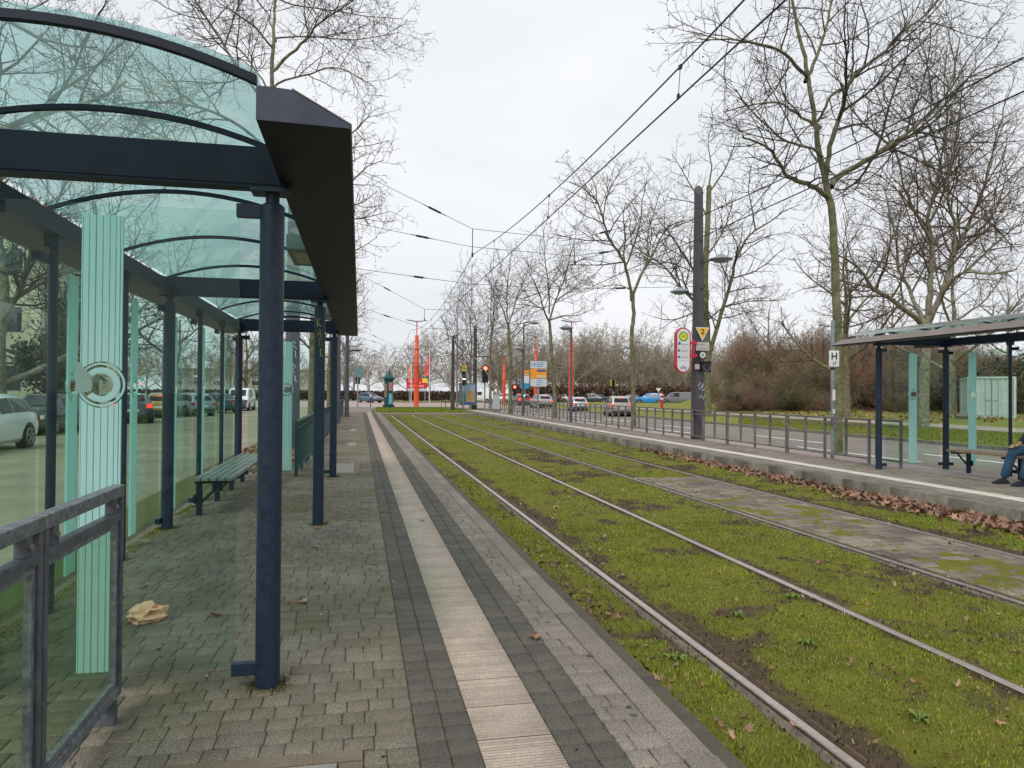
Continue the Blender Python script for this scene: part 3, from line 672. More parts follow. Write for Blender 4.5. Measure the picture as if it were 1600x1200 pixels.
n = 700; x_ = 30+NR.random(n)*16; y_ = 34+NR.random(n)*20; zz = np.array([lawn_z(a, b) for a, b in zip(x_, y_)])+.03
lt4 = litter('leaf_litter', x_, y_, zz, leaf_m, 1.2, 2.4); lt4['kind'] = 'stuff'
tag(lt4, 'scattered leaves on the lawn below the hill bushes', 'leaf litter')
# bits of litter on the near paving
sm = MB()
for i in range(70):
    p = (R.uniform(-1.9, 1.4), R.uniform(2.8, 11)); a = R.uniform(0, 3); s = R.uniform(.006, .016)
    sm.box((p[0], p[1], .004), (s, s*.6, .003), a)
o = sm.build('small_debris', mat('pale scraps', (.45, .43, .38), .8)); o['kind'] = 'stuff'; tag(o, 'tiny pale scraps of litter on the paving', 'debris')
# ------------------------------------------------------------------ tram shelter
def zroof(x): return 2.842-.24*(x+.78)**2
RIBY = [-.93, 0, 1.52, 3.04, 4.57, 6.12, 7.67, 9.22, 10.1]
BARS = [(2, 6), (10, 33), (38, 62), (68, 93), (98, 124), (129, 151), (156, 171), (176, 184)]
def strip_part(pane, mapf, opening, z0=.12, z1=2.32, name='frosted_strip'):
    """mapf(u, z, t) -> point; opening = -1 / +1 side of the C"""
    mb = MB(); Rc, zc = .112, 1.5
    def poly(P):
        n = len(P); mb.add([mapf(u, z, 0) for u, z in P]+[mapf(u, z, .002) for u, z in P], [tuple(range(n)), tuple(range(n, 2*n))[::-1]]+[(i, (i+1) % n, (i+1) % n+n, i+n) for i in range(n)])
    for i, (a, b) in enumerate(BARS):
        a = a/190*.19-.095; b = b/190*.19-.095
        us = [a+(b-a)*k/4 for k in range(5)]
        lo = [(u, zc-math.sqrt(max(0, Rc*Rc-u*u))) for u in us]; hi = [(u, zc+math.sqrt(max(0, Rc*Rc-u*u))) for u in us]
        if min(abs(a), abs(b)) >= Rc: poly([(a, z0), (b, z0), (b, z1), (a, z1)])
        else:
            poly([(a, z0), (b, z0)]+lo[::-1]); poly(hi+[(b, z1), (a, z1)])
    def ring(r0, r1, a0, a1, n=26):
        for k in range(n):
            t0 = a0+(a1-a0)*k/n; t1 = a0+(a1-a0)*(k+1)/n
            poly([(r0*math.cos(t0), zc+r0*math.sin(t0)), (r1*math.cos(t0), zc+r1*math.sin(t0)), (r1*math.cos(t1), zc+r1*math.sin(t1)), (r0*math.cos(t1), zc+r0*math.sin(t1))])
    ring(.097, .105, 0, 2*PI, 36)
    c = 0 if opening > 0 else PI
    ring(.055, .084, c+.75, c+2*PI-.75)
    return mb.build(name, frost_m, pane)

def make_shelter():
    t = thing('tram_shelter', 'glass tram shelter with dark blue posts and curved roof beside the ribbed tile platform', 'shelter', (-.44, 3.88, 0))
    for y in (0, 4.57, 9.22):
        for x in (0, -1.56):
            p = MB(); p.tube([(x, y, -.02), (x, y, 2.405)], .06, 24); p.cyl((x, y, 2.4), .034, .095, 14); p.box((x, y, 2.478), (.2, .13, .018)); p.lathe((x, y, 2.405), [(.06, 0), (.045, .012)], 24)
            po = p.build('post', navy, t, True)
    for y in (1.52, 3.04, 6.12, 7.67):
        p = MB(); p.tube([(-1.56, y, 0), (-1.56, y, 2.42)], .03, 14); p.box((-1.56, y, 2.455), (.09, .09, .075))
        p.build('mullion', navy, t, True)
    for y in (0, 4.57, 9.22):
        b = MB(); b.bb((-1.625, y-.05, 2.49), (.068, y+.05, 2.69)); b.bb((-1.625, y-.055, 2.505), (.068, y+.055, 2.53)); b.build('cross_beam', navy_b, t)
    def fascia(sgn):
        q = lambda x: x if sgn > 0 else -1.56-x
        pr = [(q(.07), 2.512), (q(.395), 2.505), (q(.395), 2.522), (q(.17), 2.642), (q(.07), 2.648)]
        f = MB()
        for a, b in ((-.93, 3.0), (3.003, 7.2), (7.203, 10.1)): f.prism(pr, a, b)
        f.bb((q(.07), -.925, 2.52), (q(.04), 10.095, 2.64))
        o = f.build('fascia', fasc_m, t)
        c = MB(); c.prism([(q(.397), 2.524), (q(.172), 2.645), (q(.172), 2.65), (q(.4), 2.528)], -.928, 10.098); c.build('fascia_cover', fasc_top, o)
        for y in (-.932, 10.102):
            e = MB(); e.prism([(q(.042), 2.514), (q(.393), 2.507), (q(.393), 2.52), (q(.17), 2.64), (q(.042), 2.646)], y-.002, y+.002)
            e.build('end_cap', mat('blue end cap', (.022, .032, .062), .45, var=.2, vscale=8), o)
    fascia(1); fascia(-1)
    b = MB(); b.bb((-1.62, .06, 2.49), (-1.5, 4.51, 2.62)); b.bb((-1.62, 4.63, 2.49), (-1.5, 9.16, 2.62)); b.build('rear_beam', navy_b, t)
    xs_ = [-1.6+1.64*i/18 for i in range(19)]
    for i, y in enumerate(RIBY):
        rr = .021 if i in (0, 8) else .016
        r = MB(); 
        yy = y+(.03 if i == 0 else 0)
        pts = [(x, zroof(x)) for x in xs_]
        r.prism([(x, z-rr) for x, z in pts]+[(x, z+rr*.6) for x, z in pts[::-1]], yy-rr*.8, yy+rr*.8)
        r.build('roof_rib', navy_b, t)
    for a, b_ in zip(RIBY, RIBY[1:]):
        r = MB(); pts = [(x, zroof(x)+.022) for x in xs_]
        r.prism([(x, z) for x, z in pts]+[(x, z+.01) for x, z in pts[::-1]], a+.006, b_-.006)
        r = r.build('roof_pane', [gl_roof, gl_top], t, True)
        r.data.polygons.foreach_set('material_index', [1 if q.normal.z > .3 else 0 for q in r.data.polygons])
    for y, op in ((0, -1), (9.22, 1)):
        p = MB().bb((-1.41, y-.005, .1), (-.155, y+.005, 2.375)).build('side_pane', gl_side, t)
        strip_part(p, lambda u, z, d, y=y: (-.78+u, y-.007+d*7, z), op)
        for x0, x1 in ((-.17, -.055), (-1.505, -1.39)):
            for z0, z1 in ((2.345, 2.41), (.06, .12)): MB().bb((x0, y-.022, z0), (x1, y+.022, z1)).build('pane_clamp', navy, t)
    ys_ = [0, 1.52, 3.04, 4.57, 6.12, 7.67, 9.22]
    for a, b_ in zip(ys_, ys_[1:]):
        p = MB().bb((-1.645, a+.035, .1), (-1.635, b_-.035, 2.375)).build('rear_pane', gl_side, t)
        yc = (a+b_)/2-.18
        strip_part(p, lambda u, z, d: (-1.647+d*7, yc+u, z), 1)
    for y in ys_:
        for z in (.09, 2.35): MB().bb((-1.655, y-.1, z-.03), (-1.615, y+.1, z+.03)).build('pane_clamp', navy, t)
    for y in (1.75, 6.5):
        l = MB().bb((-.1, y, 2.525), (.065, y+.75, 2.63)).build('luminaire', mat('luminaire housing', (.13, .19, .18), .5), t)
        MB().bb((-.06, y+.12, 2.52), (.04, y+.6, 2.526)).build('lamp_cover', mat('lamp cover', (.45, .45, .36), .5, col2=(.3, .3, .22), vscale=9), l)
    return t
shel = make_shelter()
def stroke(mb, pts, r=.006): mb.tube(pts, r, 5)
for i, (x0, y0) in enumerate(((-.44, 3.88), (-.44, 8.45), (-2.0, 8.45), (-.44, 13.1))):
    n = 900; a = NR.random(n)*6.28; r_ = .058+np.abs(NR.normal(0, .035, n)); mo_ = blades('moss', x0+r_*np.cos(a), y0+r_*np.sin(a), np.full(n, -.004), .004+.012*NR.random(n), np.full(n, .006), grass_mat('post foot moss', (.05, .04, .02), (.1, .09, .02), (.16, .14, .03))); mo_['kind'] = 'stuff'; tag(mo_, ('dark moss and dirt around the foot of the first shelter post', 'moss around the foot of the second front shelter post', 'moss around the foot of the rear shelter post by the bench', 'moss around the foot of the third front shelter post')[i], 'moss')
shel2 = dup(shel, (10.17, 12.93, 0), PI, 'glass shelter with a brown edged roof on the far platform, person sitting inside')
gl_top2 = glass('dirty roof glass', (.75, .85, .82), .15, dirt=.62, refl=.8, dirtcol=(.42, .38, .33))
for c in shel2.children:
    if c.name.startswith('roof_pane'): c.data = c.data.copy(); c.data.materials[1] = gl_top2
# graffiti and film residue only on the first shelter
posts = [c for c in shel.children if c.name.startswith('post')]
gp = MB(); z = 2.28
pp = [c for c in posts if abs(sum(v.co.y for v in c.data.vertices)/len(c.data.vertices)-4.57) < .1 and sum(v.co.x for v in c.data.vertices)/len(c.data.vertices) > -.5][0]
for gl in ([(-.03, .0), (-.02, -.09)], [(.01, .01), (-.025, -.05), (.02, -.09)], [(-.02, -.2), (.0, -.11), (.02, -.21)], [(-.01, -.17), (.015, -.165)], [(.03, -.24), (0, -.22), (0, -.3), (.03, -.3), (.03, -.27)], [(.01, -.33), (.015, -.42)], [(.015, -.33), (.045, -.36), (.015, -.38), (.045, -.42)]):
    gp.tube([(x*.9, 4.57-math.sqrt(.061**2-(x*.9)**2)-.001, z+dz) for x, dz in gl], .005, 5)
gp.build('graffiti', graf_y, pp)
pane0 = [c for c in shel.children if c.name.startswith('side_pane')][0]
rp = MB().prism([(-.893, 1.47), (-.862, 1.464), (-.822, 1.468), (-.816, 1.5), (-.821, 1.53), (-.833, 1.555), (-.846, 1.57), (-.856, 1.585), (-.866, 1.592), (-.874, 1.61), (-.886, 1.6), (-.884, 1.57), (-.896, 1.55), (-.889, 1.51)], -.014, -.0115).build('film_residue', resid, pane0)

# ------------------------------------------------------------------ benches
def make_bench(seat_m, leg_m):
    t = thing('bench', '', 'bench')
    for i in range(5): MB().bb((-.22+i*.09, 0, .41), (-.22+i*.09+.078, 3.5, .45)).build('slat', seat_m, t, bevel=.006)
    for y in (.12, 1.25, 2.35, 3.4):
        l = MB(); l.bb((-.2, y-.03, 0), (-.14, y+.03, .37)); l.build('leg', leg_m, t)
        a = MB(); a.bb((-.22, y-.02, .372), (.22, y+.02, .408)); a.bar((-.15, y, .14), (.08, y, .375), .025, .025); a.bb((-.23, y-.05, .14), (-.2, y+.05, .24)); a.build('bracket', leg_m, t)
    return t
bn = make_bench(wood_g, navy); bn.location = (-1.68, 9.2, 0); bn['label'] = 'dark green slatted bench inside the glass shelter on the ribbed tile platform'
bn2 = make_bench(wood_b, navy); bn2.location = (11.25, 12.15, 0); bn2.rotation_euler.z = PI; bn2['label'] = 'brown wooden bench in the far shelter with a person sitting on it'

# ------------------------------------------------------------------ railings
def glass_railing(L_, label):
    t = thing('glass_railing', label, 'railing')
    def bx(n, a, b, m=rail_m, be=.004): return MB().bb(a, b).build(n, m, t, bevel=be)
    bx('top_rail', (-.027, 0, .995), (.027, L_, 1.045), rail_worn)
    bx('mid_rail', (-.022, .035, .885), (.022, L_-.035, .925))
    bx('bottom_rail', (-.022, .035, .1), (.022, L_-.035, .145), rail_worn)
    for y in (0, L_-.035): bx('end_bar', (-.024, y, .1), (.024, y+.035, .993))
    for y in (.085, L_-.125):
        bx('leg', (-.02, y, .925), (.02, y+.045, .994)); bx('leg', (-.03, y, -.01), (.03, y+.05, .098))
        n_ = MB(); n_.tube([(.021, y+.02, .96), (.03, y+.02, .96)], .011, 10); n_.build('bolt', steel_d, t)
    f = MB()
    for a, b in (((-.012, .037, .86), (.012, L_-.037, .883)), ((-.012, .037, .147), (.012, L_-.037, .17)), ((-.012, .037, .172), (.012, .062, .858)), ((-.012, L_-.062, .172), (.012, L_-.037, .858))): f.bb(a, b)
    f.build('panel_frame', rail_worn, t)
    MB().bb((-.004, .06, .168), (.004, L_-.06, .862)).build('pane', gl_rail, t)
    return t
ra = glass_railing(.86, 'grey glass railing section whose free end stands beside the crumpled paper bag'); ra.location = (-1.07, 2.79, 0)
rb = glass_railing(1.35, 'grey glass railing section cut by the picture edge, joined to the free end section'); rb.location = (-1.07, 1.43, 0)
def bar_railing(n, L_, m, label, group):
    t = thing('platform_railing', label, 'railing', group=group)
    MB().bb((-.03, 0, .93), (.03, L_, .97)).build('top_rail', m, t)
    MB().bb((-.02, .035, .82), (.02, L_-.035, .85)).build('mid_rail', m, t)
    MB().bb((-.02, .035, .11), (.02, L_-.035, .145)).build('bottom_rail', m, t)
    for i in range(n+1):
        y = .02+(L_-.04)*i/n; leg = i % 2 == 0
        p = MB(); p.bb((-.028, y-.018, -.02 if leg else .147), (.028, y+.018, .928)); p.build('baluster', m, t)
    return t
r0 = bar_railing(4, 3.08, rail_far, 'grey bar railing section in the row along the back of the far platform', 'railing sections on the far platform')
r0.location = (10.62, 13.78, 0)
for i in range(1, 15): dup(r0, (10.62-.0*i, 13.78+3.1*i, 0))
rs_ = bar_railing(1, .75, rail_far, 'short railing piece behind the end pane of the far shelter', None); rs_.location = (10.75, 13.0, 0)
l0 = bar_railing(5, 3.08, rail_g, 'green grey bar railing section in the row running on behind the glass shelter', 'railing sections along the left platform edge')
l0.location = (-1.06, 13.2, 0)
for i in range(1, 12): dup(l0, (-1.06, 13.2+3.1*i, 0))

# ------------------------------------------------------------------ masts, lamps and signs
def lamp_head(mb, c, d, s=1.):
    """hat-shaped street lamp head"""
    c = Vector(c)
    mb.lathe(c, [(.04*s, .16*s), (.12*s, .13*s), (.2*s, .06*s), (.37*s, .0), (.37*s, -.02*s), (.3*s, -.03*s), (.2*s, -.1*s), (.09*s, -.12*s)][::-1], 22)
def catenary_mast(label, loc, h=8.35, w0=.45, w1=.28, m=mast_m, lamps=(), rz=.5, group=None):
    t = thing('catenary_mast', label, 'mast', loc, group=group)
    s = MB(); a, b = w0/2, w1/2; q = Matrix.Rotation(rz, 3, 'Z'); c_ = .6
    ring = lambda r, z, dz=0: [q @ Vector((x*r, y*r*.8, z+(dz*(y+x)*.5))) for x, y in ((-1, -c_), (-c_, -1), (c_, -1), (1, -c_), (1, c_), (c_, 1), (-c_, 1), (-1, c_))]
    R0, R1, R2 = ring(a, -.1), ring(a*.97, 1.0), ring(b, h-.15, .22)
    vs = R0+R1+R2
    fs = [tuple(range(8))[::-1], tuple(range(16, 24))]+[(k*8+i, k*8+(i+1) % 8, (k+1)*8+(i+1) % 8, (k+1)*8+i) for k in (0, 1) for i in range(8)]
    s.add(vs, fs); sh = s.build('shaft', m, t)
    for z in (6.45, 4.9):
        if z < h:
            r = a+(b-a)*z/h; bnd = MB(); bnd.lathe((0, 0, z), [(r*1.04, 0), (r*1.04, .05)], 8); bnd.build('band', black_p, t)
    for (dx, dy, z, s_) in lamps:
        l = MB(); n = math.hypot(dx, dy); 
        l.tube([(dx/n*.12, dy/n*.12, z-.12), (dx*.55, dy*.55, z-.03), (dx, dy, z+.02)], [.05, .035, .03], 8); lm = l.build('lamp_arm', mast_m, t, True)
        hd = MB(); lamp_head(hd, (dx, dy, z+.02), 1, s_); hd.build('lamp_head', lampm, lm, True)
    return t
mr_ = catenary_mast('tall dark catenary mast carrying the round H stop sign and two lamps', (10.86, 22.4, 0), lamps=((.78, -.05, 5.92, 1.05), (-.5, .35, 4.85, .85)))
gt = MB(); 
for pl in ([(-.12, 1.72), (-.06, 1.86), (0, 1.7), (.05, 1.83), (.02, 1.66)], [(-.1, 1.62), (-.05, 1.7), (.02, 1.58), (.1, 1.64)], [(-.12, 1.42), (-.04, 1.34), (-.02, 1.46), (.06, 1.3), (.09, 1.44)]): gt.tube([(x+.03, -.222-.001*i, z) for i, (x, z) in enumerate(pl)], .009, 5)
# stop sign
st = thing('stop_sign', 'white capsule shaped stop sign with red rim and green H disc on the mast', 'sign', (10.17, 22.1, 2.88))
def capsule(w_, h_, n=14):
    r = w_/2; z = h_/2-r
    return [(r*math.cos(PI*i/n), z+r*math.sin(PI*i/n)) for i in range(n+1)]+[(-r*math.cos(PI*i/n), -z-r*math.sin(PI*i/n)) for i in range(n+1)]
cp = MB().prism(capsule(.5, 1.46), -.08, .08).build('rim', red_p, st)
MB().prism(capsule(.42, 1.38), -.086, -.079).build('face', signw, cp)
d = MB(); disc(d, (0, -.087, .44), .155, .004); hd_ = d.build('disc', green_p, st)
d = MB(); disc(d, (0, -.0915, .44), .115, .003); d.build('disc', yellow_p, st)
text('H', .2, green_p, st, (0, -.096, .44))
ln = MB()
ln.bb((-.18, -.089, .17), (-.1, -.0865, .26)); 
bl_ = ln.build('line_symbol', blue_p, st)
ln = MB(); ln.bb((-.09, -.089, .18), (.17, -.0865, .205)); ln.bb((-.06, -.089, .12), (.08, -.0865, .133))
for z in (.07, -.13, -.34): ln.bb((-.2, -.089, z), (.2, -.0865, z+.006))
for z in (.0, -.03, -.06, -.2, -.23, -.26): ln.bb((-.1, -.089, z), (.17, -.0865, z+.012))
ln.build('print', grey_txt, st)
ln = MB()
for z in (-.05, -.26): ln.bb((-.19, -.0895, z), (-.125, -.0865, z+.08))
ln.tube([(-.1, -.088, -.56), (-.02, -.088, -.52), (.1, -.088, -.57)], .012, 5); ln.tube([(-.1, -.088, -.59), (.11, -.088, -.6)], .008, 5)
ln.build('symbol', blue_p, st)
bk = MB()
for z in (.2, -.2): bk.bb((.28, -.03, z), (.5, .03, z+.09))
bk.bb((.36, -.02, -.25), (.42, .02, .35)); bk.build('bracket', red_p, st)
# triangle with 2
tr = thing('triangle_sign', 'yellow downward triangle sign with number 2 on the dark mast', 'sign', (10.88, 22.12, 3.44))
o = MB().prism([(-.24, .2), (.24, .2), (0, -.25)], 0, .02).build('border', signw, tr)
MB().prism([(-.19, .17), (.19, .17), (0, -.19)], -.004, -.001).build('face', mat('signal yellow', (.75, .42, .01), .4), o)
text('2', .25, black_p, tr, (0, -.008, .055))
sg = thing('notice_sign', 'small pale notice plate under the yellow triangle on the dark mast', 'sign', (10.89, 22.12, 3.02))
o = MB().bb((-.23, 0, -.13), (.23, .02, .14)).build('plate', mat('notice plate', (.45, .43, .4), .5), sg)
q_ = MB(); q_.bb((-.17, -.004, .05), (.06, -.001, .085)); q_.bb((-.17, -.004, -.08), (.16, -.001, -.05)); q_.build('print', grey_txt, o)
ag = thing('signal_plate', 'black square plate with a white circled letter A on the dark mast', 'sign', (10.89, 22.12, 2.74))
o = MB().bb((-.17, 0, -.12), (.13, .03, .13)).build('plate', black_p, ag)
d = MB(); disc(d, (0, -.002, 0), .1, .006); d.build('disc', signw, ag); text('A', .14, black_p, ag, (0, -.011, 0))
sbx = thing('signal_box', 'black signal lamp box with pale sticker below the circled A', 'signal', (10.96, 22.1, 2.36))
o = MB().bb((-.13, -.1, -.17), (.16, .1, .15)).build('housing', black_p, sbx); v_ = MB(); v_.prism([(-.14, .152), (.17, .152), (.17, .165), (-.14, .165)], -.22, .1); v_.build('visor', black_p, sbx)
d = MB(); disc(d, (.015, -.102, -.01), .11, .006, r_in=.1); d.build('lens_ring', grey_txt, sbx)
o2 = MB().bb((-.32, .05, -.08), (-.16, .07, .08)).build('sticker', mat('sticker', (.5, .42, .44), .5), sbx)
# H 17 pole
hp = thing('stop_pole', 'slim grey pole with a small white H plate beside the tree', 'sign pole', (10.7, 15.15, 0))
MB().tube([(0, 0, -.02), (0, 0, 3.2)], .043, 14).build('pole', galv, hp, True)
o = MB().bb((-.13, -.055, 2.13), (.13, -.045, 2.5)).build('plate', white_p, hp, bevel=.003); text('H', .23, black_p, hp, (0, -.06, 2.36)); text('17', .1, black_p, hp, (0, -.06, 2.2))
k_ = MB(); k_.bb((-.035, -.05, 1.35), (.035, -.046, 1.6)); k_.bb((-.03, -.05, 1.05), (.03, -.046, 1.15)); k_.build('sticker', white_p, hp)
k_ = MB(); k_.lathe((0, 0, 2.06), [(.05, 0), (.05, .04)], 12); k_.build('clamp', black_p, hp)

# masts further off
catenary_mast('dark catenary mast rising behind the green grey railing, scrawled with white paint', (-1.75, 20.3, 0), h=8.3, w0=.36, w1=.25, m=mast_b)
catenary_mast('dark slim catenary mast standing just left of the poster display', (7.9, 63.5, -.1), h=6.5, w0=.33, w1=.22, rz=.2)
catenary_mast('taller dark catenary mast right of the poster display', (10.3, 66.5, -.1), h=7.8, w0=.38, w1=.26, lamps=((.9, 0, 4.9, 1.0),), rz=.2)
catenary_mast('blue grey catenary mast by the left railing, closer of the two distant ones', (-.98, 34.9, -.02), h=7.8, w0=.2, w1=.15, m=mast_b)
catenary_mast('blue grey catenary mast at the distant end of the left railing', (-.72, 43.5, -.02), h=7.8, w0=.24, w1=.16, m=mast_b, lamps=((.55, 0, 3.9, .9),))
def street_lamp(label, loc, h, dx, dy=0., s=1., rise=.25):
    t = thing('street_lamp', label, 'street lamp', loc)
    MB().tube([(0, 0, -.05), (0, 0, 1.1), (0, 0, 1.12), (0, 0, h)], [.085, .085, .06, .05], 12).build('pole', mast_b, t, True)
    a = MB(); a.tube([(0, 0, h-.25), (dx*.5, dy*.5, h-.12+rise*.2), (dx, dy, h-.05+rise*.3)], .03, 8); a.build('lamp_arm', mast_b, t, True)
    hd = MB(); lamp_head(hd, (dx, dy, h-.05+rise*.3), 1, s); hd.build('lamp_head', lampm, t, True)
    return t
street_lamp('blue grey street lamp in front of the silver hatchback on the far platform', (10.45, 35.8, 0), 4.75, -.27, 0, 1.)
street_lamp('slender street lamp left of the direction sign with its head turned to the road', (10.75, 48.2, -.03), 6.2, .75, 0, .9)
street_lamp('short street lamp standing at the railing beside the grey cabinet', (10.3, 46.3, 0), 4.3, -.3, 0, .8)
street_lamp('faint street lamp on the road side behind the silver van', (31, 80, -.1), 6.8, -.7, 0, 1.2)
# orange masts
def orange_mast(label, loc, h, r, top):
    t = thing('lighting_mast', label, 'mast', loc, group=None)
    s = MB(); s.lathe((0, 0, 0), [(r, 0), (r, h*.55), (r*1.06, h*.555), (r*1.06, h*.57), (r*.92, h*.575), (r*.9, h*.8), (r*.72, h*.81), (r*.7, h)], 14); s.build('shaft', column_m, t, True)
    b_ = MB()
    for z in (.33, .56, .8): b_.lathe((0, 0, h*z), [(r*1.1, 0), (r*1.1, .08)], 14)
    b_.build('ring', mat('mast ring', (.35, .05, .02), .5), t)
    s = MB(); s.tube([(0, 0, h), (0, 0, h+top)], .06, 8); s.build('rod', column_m, t)
    w_ = MB(); w_.prism([(-1.1, h+top+.14), (-.2, h+top-.02), (.2, h+top-.02), (1.1, h+top+.12), (1.1, h+top+.18), (.2, h+top+.06), (-.2, h+top+.06), (-1.1, h+top+.2)], -.25, .25); w_.build('reflector', lampm, t)
    return t
orange_mast('orange red lighting mast on the grass island beside the teal column', (6.0, 80, -.1), 7.7, .27, 1.5)
orange_mast('orange red lighting mast behind the blue grey street lamp', (22.2, 76, -.1), 7.6, .27, 1.6)
orange_mast('orange red lighting mast whose top shows above the direction sign', (20.2, 84, -.1), 6.6, .2, 1.6)
orange_mast('distant orange red mast partly hidden by the short street lamp', (17.6, 90, -.1), 5.2, .2, 1.)
# advertising column
ac = thing('advertising_column', 'round teal advertising column with pointed roof on the grass island', 'advertising column', (2.78, 73, -.09))
k = .87
MB().lathe((0, 0, 0), [(.64*k, 0), (.64*k, .35*k), (.6*k, .38*k)], 24).build('base', teal_p, ac, True)
MB().lathe((0, 0, .38*k), [(.5*k, 0), (.5*k, 2.72*k)], 28).build('drum', teal_p, ac, True)
MB().lathe((0, 0, 3.1*k), [(.5*k, 0), (.68*k, .1*k), (.68*k, .3*k), (.5*k, .42*k), (.28*k, .8*k), (.1*k, 1.15*k), (.02, 1.35*k)], 24).build('roof', teal_p, ac, True)
for a0, a1, z0, z1, m in ((-1.55, -.55, .45, 1.62, mat('blue poster', (.08, .35, .62), .5, col2=(.25, .55, .7), vscale=3)), (-1.55, -.6, 1.95, 2.85, mat('pink poster', (.5, .3, .35), .5, col2=(.55, .15, .16), vscale=3.5)), (-2.75, -2.0, 1.2, 2.7, mat('brown poster', (.25, .14, .11), .5, var=.3, vscale=3))):
    p = MB(); n = 10
    for i in range(n):
        b0 = a0+(a1-a0)*i/n; b1 = a0+(a1-a0)*(i+1)/n; r = .508*k
        p.add([(r*math.cos(b0), r*math.sin(b0), z0*k), (r*math.cos(b1), r*math.sin(b1), z0*k), (r*math.cos(b1), r*math.sin(b1), z1*k), (r*math.cos(b0), r*math.sin(b0), z1*k)], [(0, 1, 2, 3)])
    p.build('poster', m, ac)
# poster display
pd = thing('poster_display', 'framed poster display on legs between the two dark catenary masts', 'display', (9.45, 65.2, -.1))
o = MB().bb((-.78, -.1, .45), (.78, .1, 2.4)).build('case', mat('display case', (.12, .17, .2), .4), pd)
pm = mat('poster picture', (.3, .42, .55), .4)
MB().bb((-.52, -.108, .7), (.62, -.101, 2.28)).build('poster', pm, o)
q_ = MB(); q_.prism([(-.1, .72), (.6, .72), (.6, 1.55), (.2, 1.85), (-.05, 1.6), (-.15, 1.1)], -.113, -.109); q_.build('poster_shape', mat('poster sand', (.4, .27, .12), .5), o)
q_ = MB(); q_.prism([(-.5, .72), (-.16, .72), (-.2, 1.5), (-.5, 1.7)], -.112, -.1085); q_.build('poster_shape', mat('poster green', (.06, .12, .06), .5), o)
MB().bb((-.52, -.114, .5), (.62, -.101, .69)).build('poster_foot', blue_p, o)
for x in (-.4, .4): MB().bar((x+.08, 0, 0), (x, 0, .5), .09, .09).build('leg', black_p, pd)
# tram signal and traffic lights
tsg = thing('tram_signal', 'tram signal on a post with a yellow number 2 plate above black lamps', 'signal', (9.0, 64.5, -.1))
MB().tube([(0, 0, 0), (0, 0, 2.3)], .05, 10).build('post', galv, tsg)
for i, z in enumerate((2.2, 2.62, 3.05)):
    MB().bb((-.15, -.12, z), (.15, .1, z+.4)).build('lamp_housing', black_p, tsg)
o = MB(); o.bb((-.12, -.128, 2.72), (.12, -.121, 2.8)); o.build('lamp', mat('white signal lamp', (.9, .9, .9), .4, emit=(1, 1, 1), estr=2.5), tsg)
o = MB().bb((-.19, -.11, 3.5), (.19, -.08, 3.98)).build('plate', yellow_p, tsg); text('2', .42, black_p, tsg, (0, -.115, 3.73))
em_r = mat('red signal lamp', (.8, .05, .02), .4, emit=(1, .06, .03), estr=9)
em_g = mat('green signal lamp', (.1, .8, .5), .4, emit=(.15, 1, .6), estr=5)
def traffic_light(label, loc, h, lit, s=1., rz=0, board=True):
    t = thing('traffic_light', label, 'traffic light', loc, rz)
    MB().tube([(0, .12, 0), (0, .12, h)], .06, 10).build('post', galv, t)
    MB().bb((-.17*s, -.1, h-1.0*s), (.17*s, .1, h)).build('housing', black_p, t)
    for i in range(3):
        z = h-.17*s-.32*s*i
        d = MB(); disc(d, (0, -.102, z), .12*s, .01, 16); d.build('lens', {0: em_r, 2: em_g}[i] if lit == i else black_p, t)
        v = MB(); v.prism([(-.14*s, z+.13*s), (.14*s, z+.13*s), (.14*s, z+.145*s), (-.14*s, z+.145*s)], -.28, -.1); v.build('visor', black_p, t)
    return t
p = at(758, 577, 64); traffic_light('red traffic light left of the slender trees by the railing', (p.x, 64, -.1), 3.95, 0, 1.5)
p = at(804, 608, 70); traffic_light('small red traffic light beside the short street lamp', (p.x, 70, -.1), 2.3, 0, 1.)
p = at(818, 609, 88); traffic_light('traffic light showing green under a blue sign', (p.x, 88, -.1), 2.2, 2, 1.2)
p = at(958, 600, 85); tl = traffic_light('traffic light with a yellow board seen behind the silver van', (p.x, 85, -.1), 3.2, 9, 1.2)
MB().bb((-.35, -.05, 2.5), (.3, -.02, 3.2)).build('board', mat('lime board', (.4, .5, .03), .5), tl)
p = at(559, 605, 70); tl = traffic_light('teal traffic light housing seen from the back beside the left masts', (p.x, 70, -.1), 3.6, 9, 1.3, PI)
MB().bb((-.5, .15, 2.9), (.4, .2, 3.9)).build('board', mat('back board', (.12, .22, .22), .5), tl)
# direction sign
p = at(841.5, 584, 60); dg = thing('direction_sign', 'three part direction sign, white and orange panels, among the platform trees', 'sign', (p.x, 60, -.1))
MB().bb((-.09, .03, 0), (.09, .1, 4.1)).build('post', galv, dg)
pos = [at(829, 564, 60), at(854, 604, 60)]; hw = (pos[1].x-pos[0].x)/2; zt = pos[0].z+.1; zb = pos[1].z+.1; hh = zt-zb
for n_, (f0, f1), m in (('panel', (0, .29), mat('panel pale', (.5, .55, .62), .4)), ('panel', (.31, .68), orange_p), ('panel', (.7, 1), mat('panel pale grey', (.52, .58, .62), .4))):
    MB().bb((-hw, -.03, zt-f1*hh), (hw, .025, zt-f0*hh)).build(n_, m, dg)
q_ = MB()
for f in (.07, .14, .2): q_.bb((-hw*.25, -.036, zt-f*hh-.03), (hw*(.7-f), -.031, zt-f*hh+.03))
for f in (.76, .84, .92): q_.bb((-hw*.25, -.036, zt-f*hh-.03), (hw*(.2+.3*(f < .9)), -.031, zt-f*hh+.03))
q_.bb((-hw*.6, -.036, zt-.2*hh), (-hw*.42, -.031, zt-.06*hh)); q_.bb((-hw*.85, -.036, zt-.16*hh), (-hw*.75, -.031, zt-.11*hh))
q_.build('print', mat('print blue', (.15, .25, .5), .5), dg)
